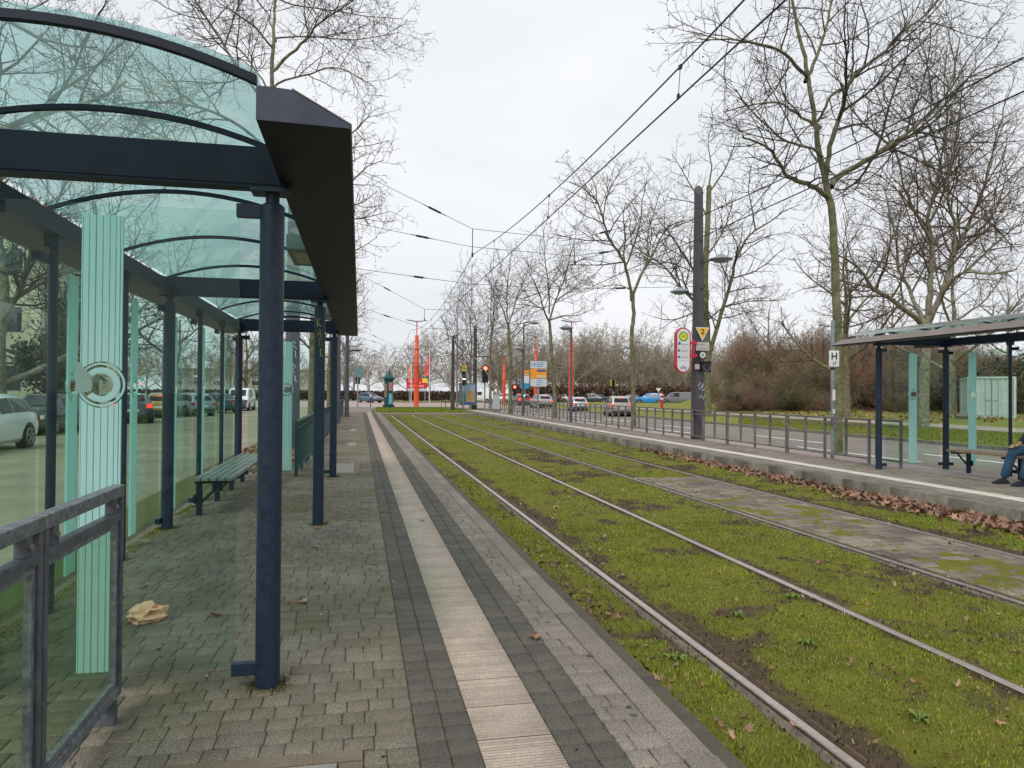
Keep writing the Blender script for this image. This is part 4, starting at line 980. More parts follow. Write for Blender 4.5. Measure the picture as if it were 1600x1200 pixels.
MB().bb((-hw*.2, -.036, zt-.42*hh), (hw*.9, -.031, zt-.34*hh)).build('field', blue_p, dg); MB().bb((-hw*.2, -.036, zt-.65*hh), (hw*.9, -.031, zt-.55*hh)).build('field', mat('field cream', (.6, .5, .35), .5), dg)
sb = thing('stop_sign', 'small white and orange stop sign on the short street lamp', 'sign', (10.5, 46.1, 2.6))
MB().bb((-.17, 0, -.5), (.17, .03, -.02)).build('plate', signw, sb); MB().bb((-.17, 0, 0), (.17, .03, .16)).build('plate', mat('apricot plate', (.62, .3, .12), .5), sb); MB().bb((-.17, 0, .18), (.17, .03, .33)).build('plate', orange_p, sb)
bs = thing('direction_arrow_sign', 'blue arrow sign above the green traffic light', 'sign', (at(818, 600, 87.5).x+.2, 87.5, -.1))
MB().tube([(0, .05, 0), (0, .05, 3.0)], .05, 8).build('post', galv, bs); MB().bb((-.6, 0, 2.1), (.5, .03, 3.1)).build('plate', mat('bright blue', (.03, .25, .5), .4), bs)
# utility cabinet
p = ground(787, 645, -.05); cb = thing('utility_cabinet', 'pale grey utility cabinet in front of the railing', 'cabinet', (10.25, 55.5, 0))
MB().bb((-.25, -.2, 0), (.25, .2, .22)).build('plinth', conc, cb); MB().bb((-.24, -.19, .22), (.24, .19, 1.35)).build('body', mat('cabinet grey', (.38, .43, .47), .5), cb, bevel=.02); MB().bb((-.26, -.21, 1.35), (.26, .21, 1.4)).build('lid', mat('cabinet lid', (.3, .34, .37), .5), cb)
# advert board and flags
rbd = thing('advert_board', 'red and yellow advertising board behind the orange mast', 'advert board', (at(652, 598, 104).x, 104, -.1))
for x in (-1.1, 1.1): MB().bb((x-.06, .02, 0), (x+.06, .1, 2.4)).build('post', galv, rbd)
MB().bb((-1.45, -.03, 2.1), (1.45, .03, 3.5)).build('panel', mat('advert red', (.55, .02, .04), .4), rbd); MB().bb((.7, -.04, 2.9), (1.4, -.031, 3.49)).build('panel_corner', yellow_p, rbd); MB().bb((-1.3, -.04, 1.7), (1.3, .02, 2.05)).build('lower_panel', mat('advert pale', (.45, .5, .55), .4), rbd)
q_ = MB(); 
for a, b, z in ((-1.2, -.6, 2.9), (-1.2, .9, 2.3), (-.3, .5, 2.75)): q_.bb((a, -.036, z), (b, -.031, z+.28))
q_.build('print', mat('advert pink', (.7, .25, .25), .5), rbd)
for px, c, lb in ((668, (.75, .2, .03), 'tall flagpole with a drooping orange and pink banner'), (639.5, (.7, .3, .2), 'flagpole with a narrow reddish banner left of the orange mast')):
    p = at(px+3, 600, 98); fl = thing('flagpole', lb, 'flag', (p.x, 98, -.1)); big = px > 650
    MB().tube([(0, 0, 0), (0, 0, 7.6 if big else 6.0)], .045, 8).build('pole', white_p, fl)
    b_ = MB(); n = 8; vs = []
    for i in range(n+1):
        z = (6.9 if big else 5.6)-i*(3.0 if big else 2.4)/n; wv = .12*math.sin(i*1.1); wd = (.65*(.25+.75*min(1, i/n*1.3)) if big else .3)
        for yy in (.02, -.02): vs += [(-.06, wv*.3+yy, z), (-.06-wd*.5, wv+yy, z-.15), (-.06-wd, wv*.4+yy, z-.3)]
    fs = []
    for i in range(n):
        for j in (0, 3):
            for q in (0, 1): fs.append((i*6+j+q, i*6+j+q+1, (i+1)*6+j+q+1, (i+1)*6+j+q))
    b_.add(vs, fs); bo = b_.build('banner', mat('banner'+str(px), c, .6, col2=(.6, .04, .2) if big else None, var=.1, vscale=.45), fl)
# small post and low bench beyond
bp_ = thing('bollard', 'slim dark post on the path left of the teal column', 'bollard', (at(579, 632, 74).x, 74, -.05)); MB().tube([(0, 0, 0), (0, 0, 1.0)], .05, 10).build('post', rust, bp_); MB().lathe((0, 0, 1.0), [(.08, 0), (.08, .25), (.03, .3)], 10).build('head', white_p, bp_)
lbn = thing('barrier', 'low brown tube barrier at the foot of the slim dark mast', 'barrier', (7.6, 64.2, -.1)); q_ = MB(); q_.tube([(-.6, 0, 0), (-.6, 0, .75), (1.2, 0, .75), (1.2, 0, 0)], .035, 8); q_.build('frame', rust, lbn); q_ = MB(); q_.tube([(-.25, 0, 0), (-.25, 0, .74)], .03, 8); q_.build('post', rust, lbn)
rw = thing('bollard', 'red and white striped post between the blue car and the grey van', 'bollard', (at(1034, 640, 70).x, 70, -.1)); MB().tube([(0, 0, 0), (0, 0, 1.7)], .16, 10).build('post', mat('red post', (.5, .03, .02), .5), rw)
for z in (1.0, 1.4): MB().lathe((0, 0, z), [(.165, 0), (.165, .15)], 10).build('stripe', white_p, rw)
yw = thing('yield_sign', 'small white triangular sign above the blue car', 'sign', (at(1029, 610, 88).x, 88, -.1)); MB().tube([(0, .03, 0), (0, .03, 2.)], .05, 8).build('post', galv, yw); MB().prism([(-.35, 2.3), (.35, 2.3), (0, 1.7)], 0, .02).build('plate', white_p, yw)

# ------------------------------------------------------------------ overhead wires
wire_m = mat('wire', (.02, .02, .022), .5)
def wire(label, xc, supports, zc=4.31, zt=5.25, zs=4.62, dy=2.2, kind=''):
    mw = MB(); cw = MB(); dr_ = MB()
    def zm(y):
        for a, b in zip(supports, supports[1:]):
            if a <= y <= b: return zs+(zt-zs)*((2*(y-a)/(b-a)-1)**2)
        return zt
    ys = np.arange(supports[0], supports[-1]+.01, 1.)
    mw.tube([(xc+.02, y, zm(y)) for y in ys], .0085, 6); cw.tube([(xc, y, zc) for y in ys], .0085, 6)
    t = tag(mw.build('messenger_wire', wire_m, None, True), 'upper carrying wire over the '+label, 'overhead wire')
    c = tag(cw.build('contact_wire', wire_m, None, True), 'lower straight contact wire over the '+label, 'overhead wire')
    for y in np.arange(supports[0]+1.57, supports[-1], 5.): 
        d = MB(); d.tube([(xc+.02, y, zm(y)), (xc, y, zc)], .004, 4); d.box((xc+.02, y, zm(y)-.005), (.022, .05, .04)); d.box((xc, y, zc+.02), (.018, .035, .05)); d.build('dropper', wire_m, t)
    return t
wire('near grass track', 2.97, [-5, 19.8, 44.6, 69.4, 94, 119])
wire('far track with the paving', 6.02, [-5, 20.2, 45, 69.8, 94, 119])
def span(label, pts, sag=0, ins=(), r=.007, hangers=()):
    m_ = MB(); P = []
    for a, b in zip(pts, pts[1:]):
        for i in range(9):
            q = Vector(a).lerp(Vector(b), i/8)
            P.append(q)
    m_.tube(P, r, 5); t = tag(m_.build('span_wire', wire_m), label, 'overhead wire')
    for (k0, k1) in ins:
        a, b = Vector(pts[0]), Vector(pts[-1])
        i = MB(); p0 = P[0].lerp(P[-1], 0)
        n = len(P)-1
        f = lambda s: P[int(s*n)].lerp(P[min(n, int(s*n)+1)], s*n-int(s*n))
        A, B = f(k0), f(k1); i.tube([A, A.lerp(B, .2), A.lerp(B, .25), A.lerp(B, .75), A.lerp(B, .8), B], [.012, .012, .03, .03, .012, .012], 8); i.build('insulator', black_p, t)
    for a, b in hangers:
        h = MB(); h.tube([a, b], .012, 5); h.box(b, (.05, .05, .12)); h.build('hanger', wire_m, t)
    return t
ML, MRt = (-1.7, 20.2, 0), (10.9, 22.3, 0)
span('highest cross wire from the scrawled mast to the mast with the H sign', [(ML[0], 20.2, 8.1), (2.97, 19.8, 5.93), (6.02, 20.4, 5.9), (10.9, 22.3, 7.6)], ins=((.22, .26), (.74, .78)), hangers=[((2.97, 19.8, 5.93), (2.97, 19.8, 5.22)), ((6.02, 20.4, 5.9), (6.02, 20.3, 5.22))])
span('middle cross wire just below the highest one', [(ML[0], 20.2, 6.25), (2.97, 20.1, 5.5), (6.02, 20.5, 5.45), (10.9, 22.3, 6.5)], ins=((.2, .24), (.74, .78)))
span('lowest cross wire holding the contact wires near the scrawled mast', [(ML[0], 20.3, 4.95), (2.97, 20.3, 4.5), (6.02, 20.6, 4.5), (10.9, 22.3, 5.0)], ins=((.2, .23), (.78, .82)))
for Y_, xl, zl, xr, zr, lb in ((34.9, -.95, 7.4, 10.7, 7.2, 'cross wire strung from the closer distant left mast'), (63.5, -1, 7.2, 7.9, 6.4, 'cross wire strung from the slim dark mast by the poster display'), (66.5, -1, 6.6, 10.3, 7.5, 'cross wire strung from the taller mast by the poster display'), (88, -6, 7.5, 22, 7, 'distant cross wire above the grass island')):
    span(lb, [(xl, Y_, zl), (2.97, Y_, 5.4), (6.02, Y_, 5.4), (xr, Y_, zr)], ins=((.15, .19), (.8, .84)), r=.008, hangers=[((2.97, Y_, 5.4), (2.97, Y_, 4.9)), ((6.02, Y_, 5.4), (6.02, Y_, 4.9))])
    span(lb.replace('cross wire', 'lower cross wire'), [(xl, Y_+.1, zl-1.7), (2.97, Y_+.1, 4.5), (6.02, Y_+.1, 4.5), (xr, Y_+.1, zr-1.7)], ins=((.15, .19), (.8, .84)), r=.008)
# ------------------------------------------------------------------ trees
def tubes(groups):
    """groups: list of (pts (B,n,3), rad (B,n), sides) -> V, F arrays"""
    Vs, Fs, o = [], [], 0
    for P, Rr, s in groups:
        B, n, _ = P.shape
        T = np.empty_like(P); T[:, 1:-1] = P[:, 2:]-P[:, :-2]; T[:, 0] = P[:, 1]-P[:, 0]; T[:, -1] = P[:, -1]-P[:, -2]
        T /= np.linalg.norm(T, axis=-1, keepdims=True)+1e-9
        ref = np.where(np.abs(T[:, :1, 2:3]) < .8, np.array([0, 0, 1.]), np.array([1., 0, 0]))
        ref = np.broadcast_to(ref, T.shape)
        X = np.cross(T, ref); X /= np.linalg.norm(X, axis=-1, keepdims=True)+1e-9; Y = np.cross(X, T)
        a = np.arange(s)*2*PI/s
        V = P[:, :, None, :]+Rr[:, :, None, None]*(X[:, :, None, :]*np.cos(a)[None, None, :, None]+Y[:, :, None, :]*np.sin(a)[None, None, :, None])
        Vs.append(V.reshape(-1, 3))
        b = np.arange(B)[:, None, None]; i = np.arange(n-1)[None, :, None]; j = np.arange(s)[None, None, :]
        q = lambda ii, jj: o+b*n*s+ii*s+jj
        Fs.append(np.stack([q(i, j), q(i, (j+1) % s), q(i+1, (j+1) % s), q(i+1, j)], -1).reshape(-1, 4))
        o += B*n*s
    return np.concatenate(Vs), np.concatenate(Fs)
def group_polys(polys):
    d = {}
    for pts, rads, s in polys: d.setdefault((len(pts), s), []).append((pts, rads))
    return [(np.array([p for p, r in v], float), np.array([r for p, r in v], float), k[1]) for k, v in d.items()]
def rnd_unit(rs):
    while True:
        v = (rs.uniform(-1, 1), rs.uniform(-1, 1), rs.uniform(-1, 1)); l = math.sqrt(sum(c*c for c in v))
        if .1 < l < 1: return (v[0]/l, v[1]/l, v[2]/l)
def nrm(v):
    l = math.sqrt(v[0]*v[0]+v[1]*v[1]+v[2]*v[2])+1e-9; return (v[0]/l, v[1]/l, v[2]/l)
class TP:
    def __init__(s, **k):
        s.maxlev = 4; s.dens = {0: 0, 1: 2.0, 2: 2.8, 3: 5.0}; s.ratio = {1: .5, 2: .5, 3: .5}; s.wander = {1: .16, 2: .22, 3: .26, 4: .3}; s.trop = {1: .06, 2: .05, 3: .03, 4: .02}
        s.ang = 52; s.rmin = .0055; s.lmin = {2: .8, 3: .4, 4: .18}; s.seeds = .05; s.lmax = {2: 3.2, 3: 1.4, 4: .6}
        s.__dict__.update(k)
def kids_of(rs, out, pts, rads, lev, P):
    if lev >= P.maxlev: return
    n = len(pts); seg = [math.dist(pts[i], pts[i+1]) for i in range(n-1)]; L = sum(seg)
    nc = max(2, int(L*P.dens[lev]*rs.uniform(.85, 1.2)+.5)); az = rs.uniform(0, 6.28)
    for k in range(nc):
        t = (.12 if lev > 1 else .2)+(.88 if lev > 1 else .8)*(k+rs.random())/nc; t = min(t, .999)
        s = t*L; i = 0
        while i < n-2 and s > seg[i]: s -= seg[i]; i += 1
        f = min(1, s/(seg[i]+1e-9)); p = tuple(pts[i][c]+(pts[i+1][c]-pts[i][c])*f for c in range(3)); r = rads[i]+(rads[i+1]-rads[i])*f
        tg = nrm(tuple(pts[i+1][c]-pts[i][c] for c in range(3)))
        az += 2.4+rs.uniform(-.5, .5)
        u = nrm((tg[1], -tg[0], .001)) if abs(tg[2]) < .95 else (1, 0, 0)
        v = (tg[1]*u[2]-tg[2]*u[1], tg[2]*u[0]-tg[0]*u[2], tg[0]*u[1]-tg[1]*u[0])
        an = math.radians(P.ang*rs.uniform(.65, 1.3))
        ca, sa = math.cos(an), math.sin(an); cz, sz = math.cos(az), math.sin(az)
        d = nrm(tuple(tg[c]*ca+(u[c]*cz+v[c]*sz)*sa for c in range(3)))
        cl = L*P.ratio[lev]*(1.15-.7*t)*rs.uniform(.65, 1.25)
        cl = min(max(cl, P.lmin[lev+1]*rs.uniform(.8, 1.4)), P.lmax[lev+1])
        grow(rs, out, p, d, cl, max(P.rmin, min(r*.62, .008+.011*cl)), lev+1, P)
def grow(rs, out, p, d, L, r, lev, P):
    n = {1: 8, 2: 6, 3: 5}.get(lev, 4); st = L/(n-1); pts = [p]; rads = []
    w_ = P.wander[lev]; tr = P.trop[lev]
    for i in range(n-1):
        q = rnd_unit(rs); d = nrm((d[0]+q[0]*w_, d[1]+q[1]*w_, d[2]+q[2]*w_+tr)); p = (p[0]+d[0]*st, p[1]+d[1]*st, p[2]+d[2]*st); pts.append(p)
    e = max(P.rmin*.7, r*.35); rads = [r+(e-r)*i/(n-1) for i in range(n)]
    out.append((pts, rads, {1: 7, 2: 5, 3: 4}.get(lev, 3), lev))
    kids_of(rs, out, pts, rads, lev, P)
def smooth_poly(pts, rs, jit=.03, n=4):
    """Catmull-Rom through pts"""
    P = [Vector(p) for p in pts]; out = []
    for i in range(len(P)-1):
        a, b, c, d = P[max(i-1, 0)], P[i], P[i+1], P[min(i+2, len(P)-1)]
        for k in range(n):
            t = k/n; q = .5*((2*b)+(c-a)*t+(2*a-5*b+4*c-d)*t*t+(3*b-a-3*c+d)*t*t*t)
            out.append(tuple(q+Vector((rs.gauss(0, jit), rs.gauss(0, jit), 0))) if (i or k) else tuple(q))
    out.append(tuple(P[-1])); return out
def finish_tree(t, polys, rs, P, bark_, twig_):
    tr = [(p, r, s) for p, r, s, l in polys if l <= 1]; cr = [(p, r, s) for p, r, s, l in polys if l > 1]
    V, F = tubes(group_polys(tr)); arr_mesh('trunk', V, F, bark_, t, True)
    V, F = tubes(group_polys(cr)); c = arr_mesh('crown', V, F, twig_, t)
    ends = [p[-1] for p, r, s, l in polys if l >= 3 and rs.random() < P.seeds]
    if ends:
        E = np.array(ends)-np.array([0, 0, .07]); o = np.array([[1, 0, 0], [-1, 0, 0], [0, 1, 0], [0, -1, 0], [0, 0, 1], [0, 0, -1]])*.024
        V = (E[:, None]+o[None]).reshape(-1, 3); f = np.array([[0, 2, 4], [2, 1, 4], [1, 3, 4], [3, 0, 4], [2, 0, 5], [1, 2, 5], [3, 1, 5], [0, 3, 5]])
        F = (np.arange(len(E))[:, None, None]*6+f[None]).reshape(-1, 3)
        arr_mesh('seed_balls', V, F, seed_m, c)['kind'] = 'stuff'
def px_tree(label, Y0, trunk, limbs, r0, seed, P, bark_=bark, twig_=twig_m, name='plane_tree', base_z=0., auto=0, autoL=(3, 5), X0=None):
    """trunk and limbs given by their place in the photograph at distance Y0; every limb also runs towards or away from it (dy)"""
    rs = random.Random(seed)
    tp = [at(x, y, Y0) for x, y in trunk]
    tp[0].z = min(tp[0].z, base_z)-.1
    b = Vector((tp[0].x, Y0, base_z)); t = thing(name, label, 'tree', b)
    polys = []
    loc = lambda q: tuple(Vector(q)-b)
    pts = smooth_poly([loc(q) for q in tp], rs, .012); n = len(pts); rt = limbs[0][3] if limbs else r0*.6
    rads = [max(r0*(1-.38*i/(n-1)), .03)*(1+.35*math.exp(-i*1.6)) for i in range(n)]
    if trunk[-1][1] < 60 or not limbs: rads = [r0*(1-.8*i/(n-1))*(1+.35*math.exp(-i*1.6)) for i in range(n)]
    polys.append((pts, rads, 10, 0))
    for lp, dy, ra, rb in limbs:
        m = len(lp); q = [at(x, y, Y0+dy*(i/(m-1))**1.1) for i, (x, y) in enumerate(lp)]
        ps = smooth_poly([loc(v) for v in q], rs, .02, 3); k = len(ps); rr = [ra+(rb-ra)*i/(k-1) for i in range(k)]
        polys.append((ps, rr, 7, 1)); kids_of(rs, polys, ps, rr, 1, P)
    top = pts[-1]
    for i in range(auto):
        az = rs.uniform(0, 6.28); j = rs.randint(int(n*.55), n-1); el = rs.uniform(.3, 1.1)
        grow(rs, polys, pts[j], (math.cos(az)*math.cos(el), math.sin(az)*math.cos(el), math.sin(el)), rs.uniform(*autoL), rads[j]*.5, 1, P)
    finish_tree(t, polys, rs, P, bark_, twig_)
    return t
def rnd_tree(label, loc, h, r0, seed, P, fork=.35, nl=8, spread=.8, bark_=bark, twig_=twig_m, lean=0., name='plane_tree', lf=.5):
    rs = random.Random(seed); t = thing(name, label, 'tree', loc); polys = []
    pts = [(0, 0, -.1)]; d = (lean, 0, 1)
    n = 9; p = (0, 0, 0); top = h*.8
    for i in range(n): pts.append((lean*top*i/n+rs.gauss(0, .06)*(i > 1), rs.gauss(0, .06)*(i > 1), top*(i+1)/n))
    pts = smooth_poly(pts, rs, .0, 2); m = len(pts); rads = [r0*(1-.85*i/(m-1))*(1+.35*math.exp(-i*1.2)) for i in range(m)]
    polys.append((pts, rads, 9, 0)); az = rs.uniform(0, 6.28)
    for i in range(nl):
        f = fork+(.97-fork)*i/max(1, nl-1); j = min(m-1, int(f*m)); az += 2.4+rs.uniform(-.4, .4)
        el = (.45+.65*f)+rs.uniform(-.2, .25); el = el*(1.25-.45*spread)
        Lm = h*lf*(1.15-.62*f)*rs.uniform(.8, 1.2)
        grow(rs, polys, pts[j], (math.cos(az)*math.cos(el), math.sin(az)*math.cos(el), math.sin(el)), Lm, max(.025, rads[j]*.6), 1, P)
    finish_tree(t, polys, rs, P, bark_, twig_); return t
PN = TP(dens={1: 2.8, 2: 3.6, 3: 5.5}, wander={1: .18, 2: .26, 3: .34, 4: .36})
PM = TP(dens={1: 2.6, 2: 3.3, 3: 4.8}, rmin=.0068, wander={1: .18, 2: .26, 3: .34, 4: .36})
px_tree('tall mossy plane tree right behind the H 17 pole', 16.6, [(1310, 722), (1309, 600), (1308, 500), (1304, 400), (1298, 320), (1290, 285), (1280, 235), (1272, 190), (1262, 120), (1250, 60), (1236, -10), (1225, -90)], [
    ([(1296, 310), (1280, 297), (1262, 287), (1245, 283), (1226, 270), (1212, 245), (1195, 228), (1160, 215)], -1.5, .075, .02),
    ([(1298, 292), (1310, 276), (1340, 258), (1370, 240), (1400, 220), (1440, 190), (1470, 160), (1490, 120), (1500, 60)], 2.5, .085, .02),
    ([(1290, 282), (1293, 255), (1302, 215), (1318, 165), (1324, 135), (1345, 110), (1380, 80), (1410, 50), (1450, 20), (1490, -30)], -2, .07, .018),
    ([(1322, 138), (1300, 148), (1284, 175), (1278, 190)], .5, .04, .03),
    ([(1284, 200), (1262, 190), (1235, 170), (1210, 160), (1170, 165), (1130, 175)], 1.5, .045, .012),
    ([(1262, 120), (1242, 100), (1215, 78), (1180, 68), (1140, 62), (1090, 60)], -2, .05, .012),
    ([(1258, 128), (1270, 100), (1290, 50), (1302, 0), (1318, -60)], 1., .05, .02),
    ([(1285, 245), (1270, 232), (1240, 225), (1200, 200), (1150, 140)], -3, .04, .012)], .128, 3, PN, bark_moss, base_z=-.06)
px_tree('young plane tree behind the railing left of the H sign mast', 30.2, [(990, 678), (989, 620), (988, 560), (987, 520), (990, 490), (989, 455)], [
    ([(987, 470), (984, 445), (975, 410), (960, 385), (948, 365), (942, 340), (932, 315), (915, 297), (890, 285)], -2, .075, .015),
    ([(990, 458), (1000, 432), (1014, 410), (1026, 385), (1040, 360), (1060, 345)], 2, .07, .015),
    ([(942, 340), (950, 300), (965, 275), (975, 255)], 1, .03, .012),
    ([(932, 318), (930, 290), (920, 265)], 1, .03, .012),
    ([(978, 415), (990, 385), (1000, 350), (1005, 310), (1010, 285)], -1.5, .04, .012),
    ([(1014, 410), (1012, 370), (1025, 320), (1035, 290)], 1.5, .035, .012),
    ([(960, 385), (930, 375), (905, 360), (885, 345)], 1.5, .03, .01),
    ([(988, 455), (965, 445), (935, 450), (905, 458)], -2, .025, .008)], .115, 5, PM, bark_moss, base_z=-.06)
px_tree('slightly bent plane tree to the right of the direction sign', 42.5, [(868, 662), (867, 630), (866, 600), (862, 560), (860, 520), (858, 500)], [
    ([(858, 502), (850, 485), (845, 465), (835, 440), (820, 420)], -2, .06, .012), ([(859, 500), (868, 470), (880, 440), (888, 410), (895, 385)], 2, .06, .012),
    ([(860, 500), (880, 494), (905, 492), (930, 480)], -1, .05, .01), ([(858, 490), (858, 450), (852, 410), (850, 370), (846, 345)], 1, .05, .01),
    ([(850, 485), (825, 470), (800, 462), (785, 452)], 1, .035, .01), ([(868, 470), (895, 450), (915, 430)], 2, .03, .01)], .13, 7, PM, bark_moss, base_z=-.06)
px_tree('plane tree by the grey utility cabinet', 50.5, [(797, 652), (797, 600), (797, 550), (795, 520), (794, 505)], [
    ([(794, 508), (788, 490), (780, 470), (770, 450), (760, 430)], -2, .055, .012), ([(795, 505), (803, 480), (812, 455), (822, 430), (826, 410)], 2, .055, .012),
    ([(796, 522), (808, 512), (825, 490), (840, 470)], 1, .04, .01), ([(794, 500), (792, 460), (796, 420), (800, 390)], 0, .05, .01), ([(795, 515), (780, 505), (765, 495)], 2, .03, .01)], .14, 9, PM, bark_moss, base_z=-.06)
PS = TP(dens={1: 1.8, 2: 2.4, 3: 3.4}, rmin=.01, ang=40)
for px, Y, h, lb, sd_ in ((766, 60, 12.5, 'pale slender tree behind the red traffic light', 21), (735, 72, 13, 'slim tree rising behind the poster display mast', 22), (714, 80, 13.5, 'slim tree farthest along the platform row, left of the poster display', 23)):
    q = at(px, 640, Y); rnd_tree(lb, (q.x, Y, -.1), h, .13, sd_, PS, .3, 9, .5, mat('pale bark', (.25, .22, .17), .9, col2=(.12, .1, .07), vscale=3), name='slender_tree')
PB = TP(dens={1: 2.0, 2: 2.6, 3: 4.0}, rmin=.0078, wander={1: .18, 2: .26, 3: .34, 4: .36}, lmax={2: 4., 3: 1.8, 4: .8})
px_tree('old plane tree with forked limbs behind the mast with the H sign', 46, [(1106, 648), (1105, 610), (1104, 570), (1105, 530), (1103, 490), (1102, 450), (1103, 400), (1106, 340), (1108, 290)], [
    ([(1106, 560), (1118, 520), (1130, 480), (1142, 440), (1150, 405), (1165, 375), (1180, 360)], -3, .16, .05), ([(1180, 360), (1176, 330), (1170, 300), (1175, 255)], -1, .06, .02), ([(1180, 360), (1205, 345), (1225, 330), (1250, 320)], -1, .06, .02),
    ([(1104, 490), (1085, 470), (1065, 450), (1050, 430), (1030, 410), (1005, 395), (985, 380)], 3, .12, .03), ([(1103, 450), (1088, 430), (1070, 400), (1050, 370), (1030, 345)], -3, .1, .03),
    ([(1105, 340), (1085, 300), (1065, 265), (1050, 240)], 2, .07, .02), ([(1108, 290), (1112, 260), (1106, 225), (1112, 195)], 0, .06, .015), ([(1108, 300), (1130, 270), (1145, 235), (1150, 210)], -2, .06, .015),
    ([(1106, 500), (1130, 480), (1160, 470), (1190, 465)], 3, .06, .02), ([(1104, 480), (1080, 490), (1050, 500), (1020, 495)], -2, .07, .02), ([(1104, 400), (1125, 370), (1140, 335), (1145, 300)], 3, .07, .02)], .26, 11, PB, bark_moss, base_z=-.02)
px_tree('broad multi stemmed plane tree standing behind the far shelter', 29.5, [(1442, 680), (1443, 620), (1446, 560), (1448, 525), (1449, 505)], [
    ([(1447, 515), (1435, 500), (1415, 485), (1390, 465), (1365, 452), (1350, 430), (1330, 410), (1300, 395)], -3, .15, .03), ([(1449, 510), (1452, 470), (1454, 430), (1456, 380), (1450, 340), (1460, 300), (1470, 250), (1478, 200)], 1, .17, .03),
    ([(1450, 508), (1468, 470), (1485, 440), (1510, 425), (1550, 428), (1590, 420)], -3, .12, .03), ([(1452, 500), (1475, 450), (1490, 400), (1510, 360), (1530, 310), (1545, 270), (1560, 200)], 2, .14, .03),
    ([(1446, 508), (1432, 480), (1420, 450), (1405, 420), (1400, 380), (1390, 330), (1380, 290)], 3, .11, .025), ([(1456, 380), (1440, 350), (1425, 320), (1412, 290), (1400, 240), (1380, 200)], -2, .08, .02),
    ([(1490, 400), (1492, 350), (1480, 300), (1490, 240), (1500, 170), (1505, 110)], -2, .09, .02), ([(1460, 300), (1445, 250), (1430, 200), (1425, 150), (1415, 100)], 1, .06, .015), ([(1510, 360), (1545, 330), (1580, 300), (1610, 290)], 2, .07, .02),
    ([(1470, 250), (1480, 190), (1475, 130), (1480, 70)], -2, .05, .012), ([(1510, 425), (1545, 390), (1580, 360), (1620, 330)], 2, .07, .02), ([(1560, 200), (1575, 150), (1590, 110)], 0, .04, .012), ([(1365, 452), (1345, 455), (1320, 440), (1290, 430)], -2, .05, .015)], .27, 13, PB, bark, twig_r, base_z=-.02, auto=0)
PF = TP(dens={1: 1.7, 2: 2.2, 3: 3.0}, rmin=.012, lmax={2: 4., 3: 1.8, 4: .9}, seeds=.01)
def pxl(px, py, Y, z0=0): q = at(px, py, Y); return (q.x, Y, z0)
rnd_tree('mossy tree at the foot of the bush slope, right of the H 17 pole', pxl(1322, 640, 44, .0), 14, .3, 31, PF, .25, 10, .9, bark_moss)
rnd_tree('tree at the bush slope edge behind the far shelter glass, beside the container', pxl(1488, 640, 42, .1), 13, .3, 32, PF, .28, 9, .9, bark)
rnd_tree('bare tree on the rise behind the container', pxl(1575, 620, 60, 1.5), 13, .25, 33, PF, .2, 10, 1., bark, twig_r)
rnd_tree('bare tree growing out of the bushes above the far shelter roof', pxl(1395, 620, 64, 3), 10, .2, 34, PF, .2, 9, 1., bark, twig_r)
rnd_tree('bare tree at the low end of the bush slope', pxl(1200, 620, 68, 1.), 11, .2, 35, PF, .2, 9, 1., bark, twig_r)
# left side
px_tree('straight plane tree rising above the shelter roof behind the first post', 24, [(424, 655), (424, 500), (424, 300), (424, 140), (427, 60), (430, 0), (433, -80)], [
    ([(424, 185), (396, 135), (365, 95), (332, 45), (305, 0), (288, -40)], 1, .05, .025), ([(424, 240), (380, 200), (320, 170), (250, 160), (180, 165), (100, 190)], -3, .05, .02), ([(424, 260), (370, 250), (300, 230), (230, 200), (150, 130), (90, 60)], 2, .05, .02),
    ([(425, 112), (445, 92), (470, 70), (490, 45), (515, 25), (545, 5), (575, -25)], -2, .055, .015), ([(428, 70), (432, 60), (455, 58), (480, 57), (520, 60), (560, 62), (600, 55), (625, 50)], 2, .035, .01),
    ([(422, 140), (445, 125), (485, 115), (520, 105), (560, 120), (590, 140)], 1.5, .04, .01), ([(426, 75), (400, 45), (375, 25), (345, 5), (320, -15)], -2, .035, .01),
    ([(427, 50), (420, 25), (400, 0), (385, -30)], 3, .03, .01), ([(430, 0), (455, -15), (500, -20), (560, -25), (610, -10)], -1, .035, .01), ([(424, 150), (400, 110), (370, 75), (330, 65), (300, 60)], 2, .035, .01), ([(430, -5), (460, 8), (510, 15), (570, 25), (630, 30)], 2, .03, .01)], .11, 41, PN, bark, base_z=-.06)
px_tree('mossy trunked plane tree just behind the scrawled mast', 27.5, [(486, 660), (487, 600), (488, 540), (490, 480), (496, 400), (505, 330)], [
    ([(498, 380), (520, 330), (545, 290), (575, 260), (600, 250)], -2, .05, .01), ([(505, 330), (520, 270), (540, 220), (570, 190), (580, 170)], 1, .05, .01), ([(500, 360), (535, 345), (570, 340), (610, 330)], 2, .04, .01), ([(505, 330), (490, 280), (470, 230), (460, 180)], 0, .05, .01), ([(496, 410), (530, 400), (560, 390), (590, 370)], -1, .03, .01)], .13, 42, PM, bark_moss, base_z=-.06)
rnd_tree('plane tree along the left railing, third in its row', (-2.1, 39, -.06), 10.5, .14, 43, PM, .4, 9, .8, bark_moss)
rnd_tree('plane tree at the distant end of the left railing', (-2.0, 50, -.06), 10.5, .14, 44, PM, .4, 9, .8, bark_moss)
rnd_tree('big plane tree whose branches spread above the shelter roof', (-7.2, 13.5, -.05), 13.5, .24, 45, TP(dens={1: 2.0, 2: 2.6, 3: 4.2}, rmin=.006), .3, 10, 1.1, bark)
rnd_tree('big plane tree beyond the parked white car', (-12.3, 20, -.05), 14, .27, 46, PM, .3, 10, 1.1, bark)
rnd_tree('wide crowned tree on the left median seen past the bench', (-12.3, 38, -.05), 13, .26, 47, PM, .22, 10, 1.1, bark)
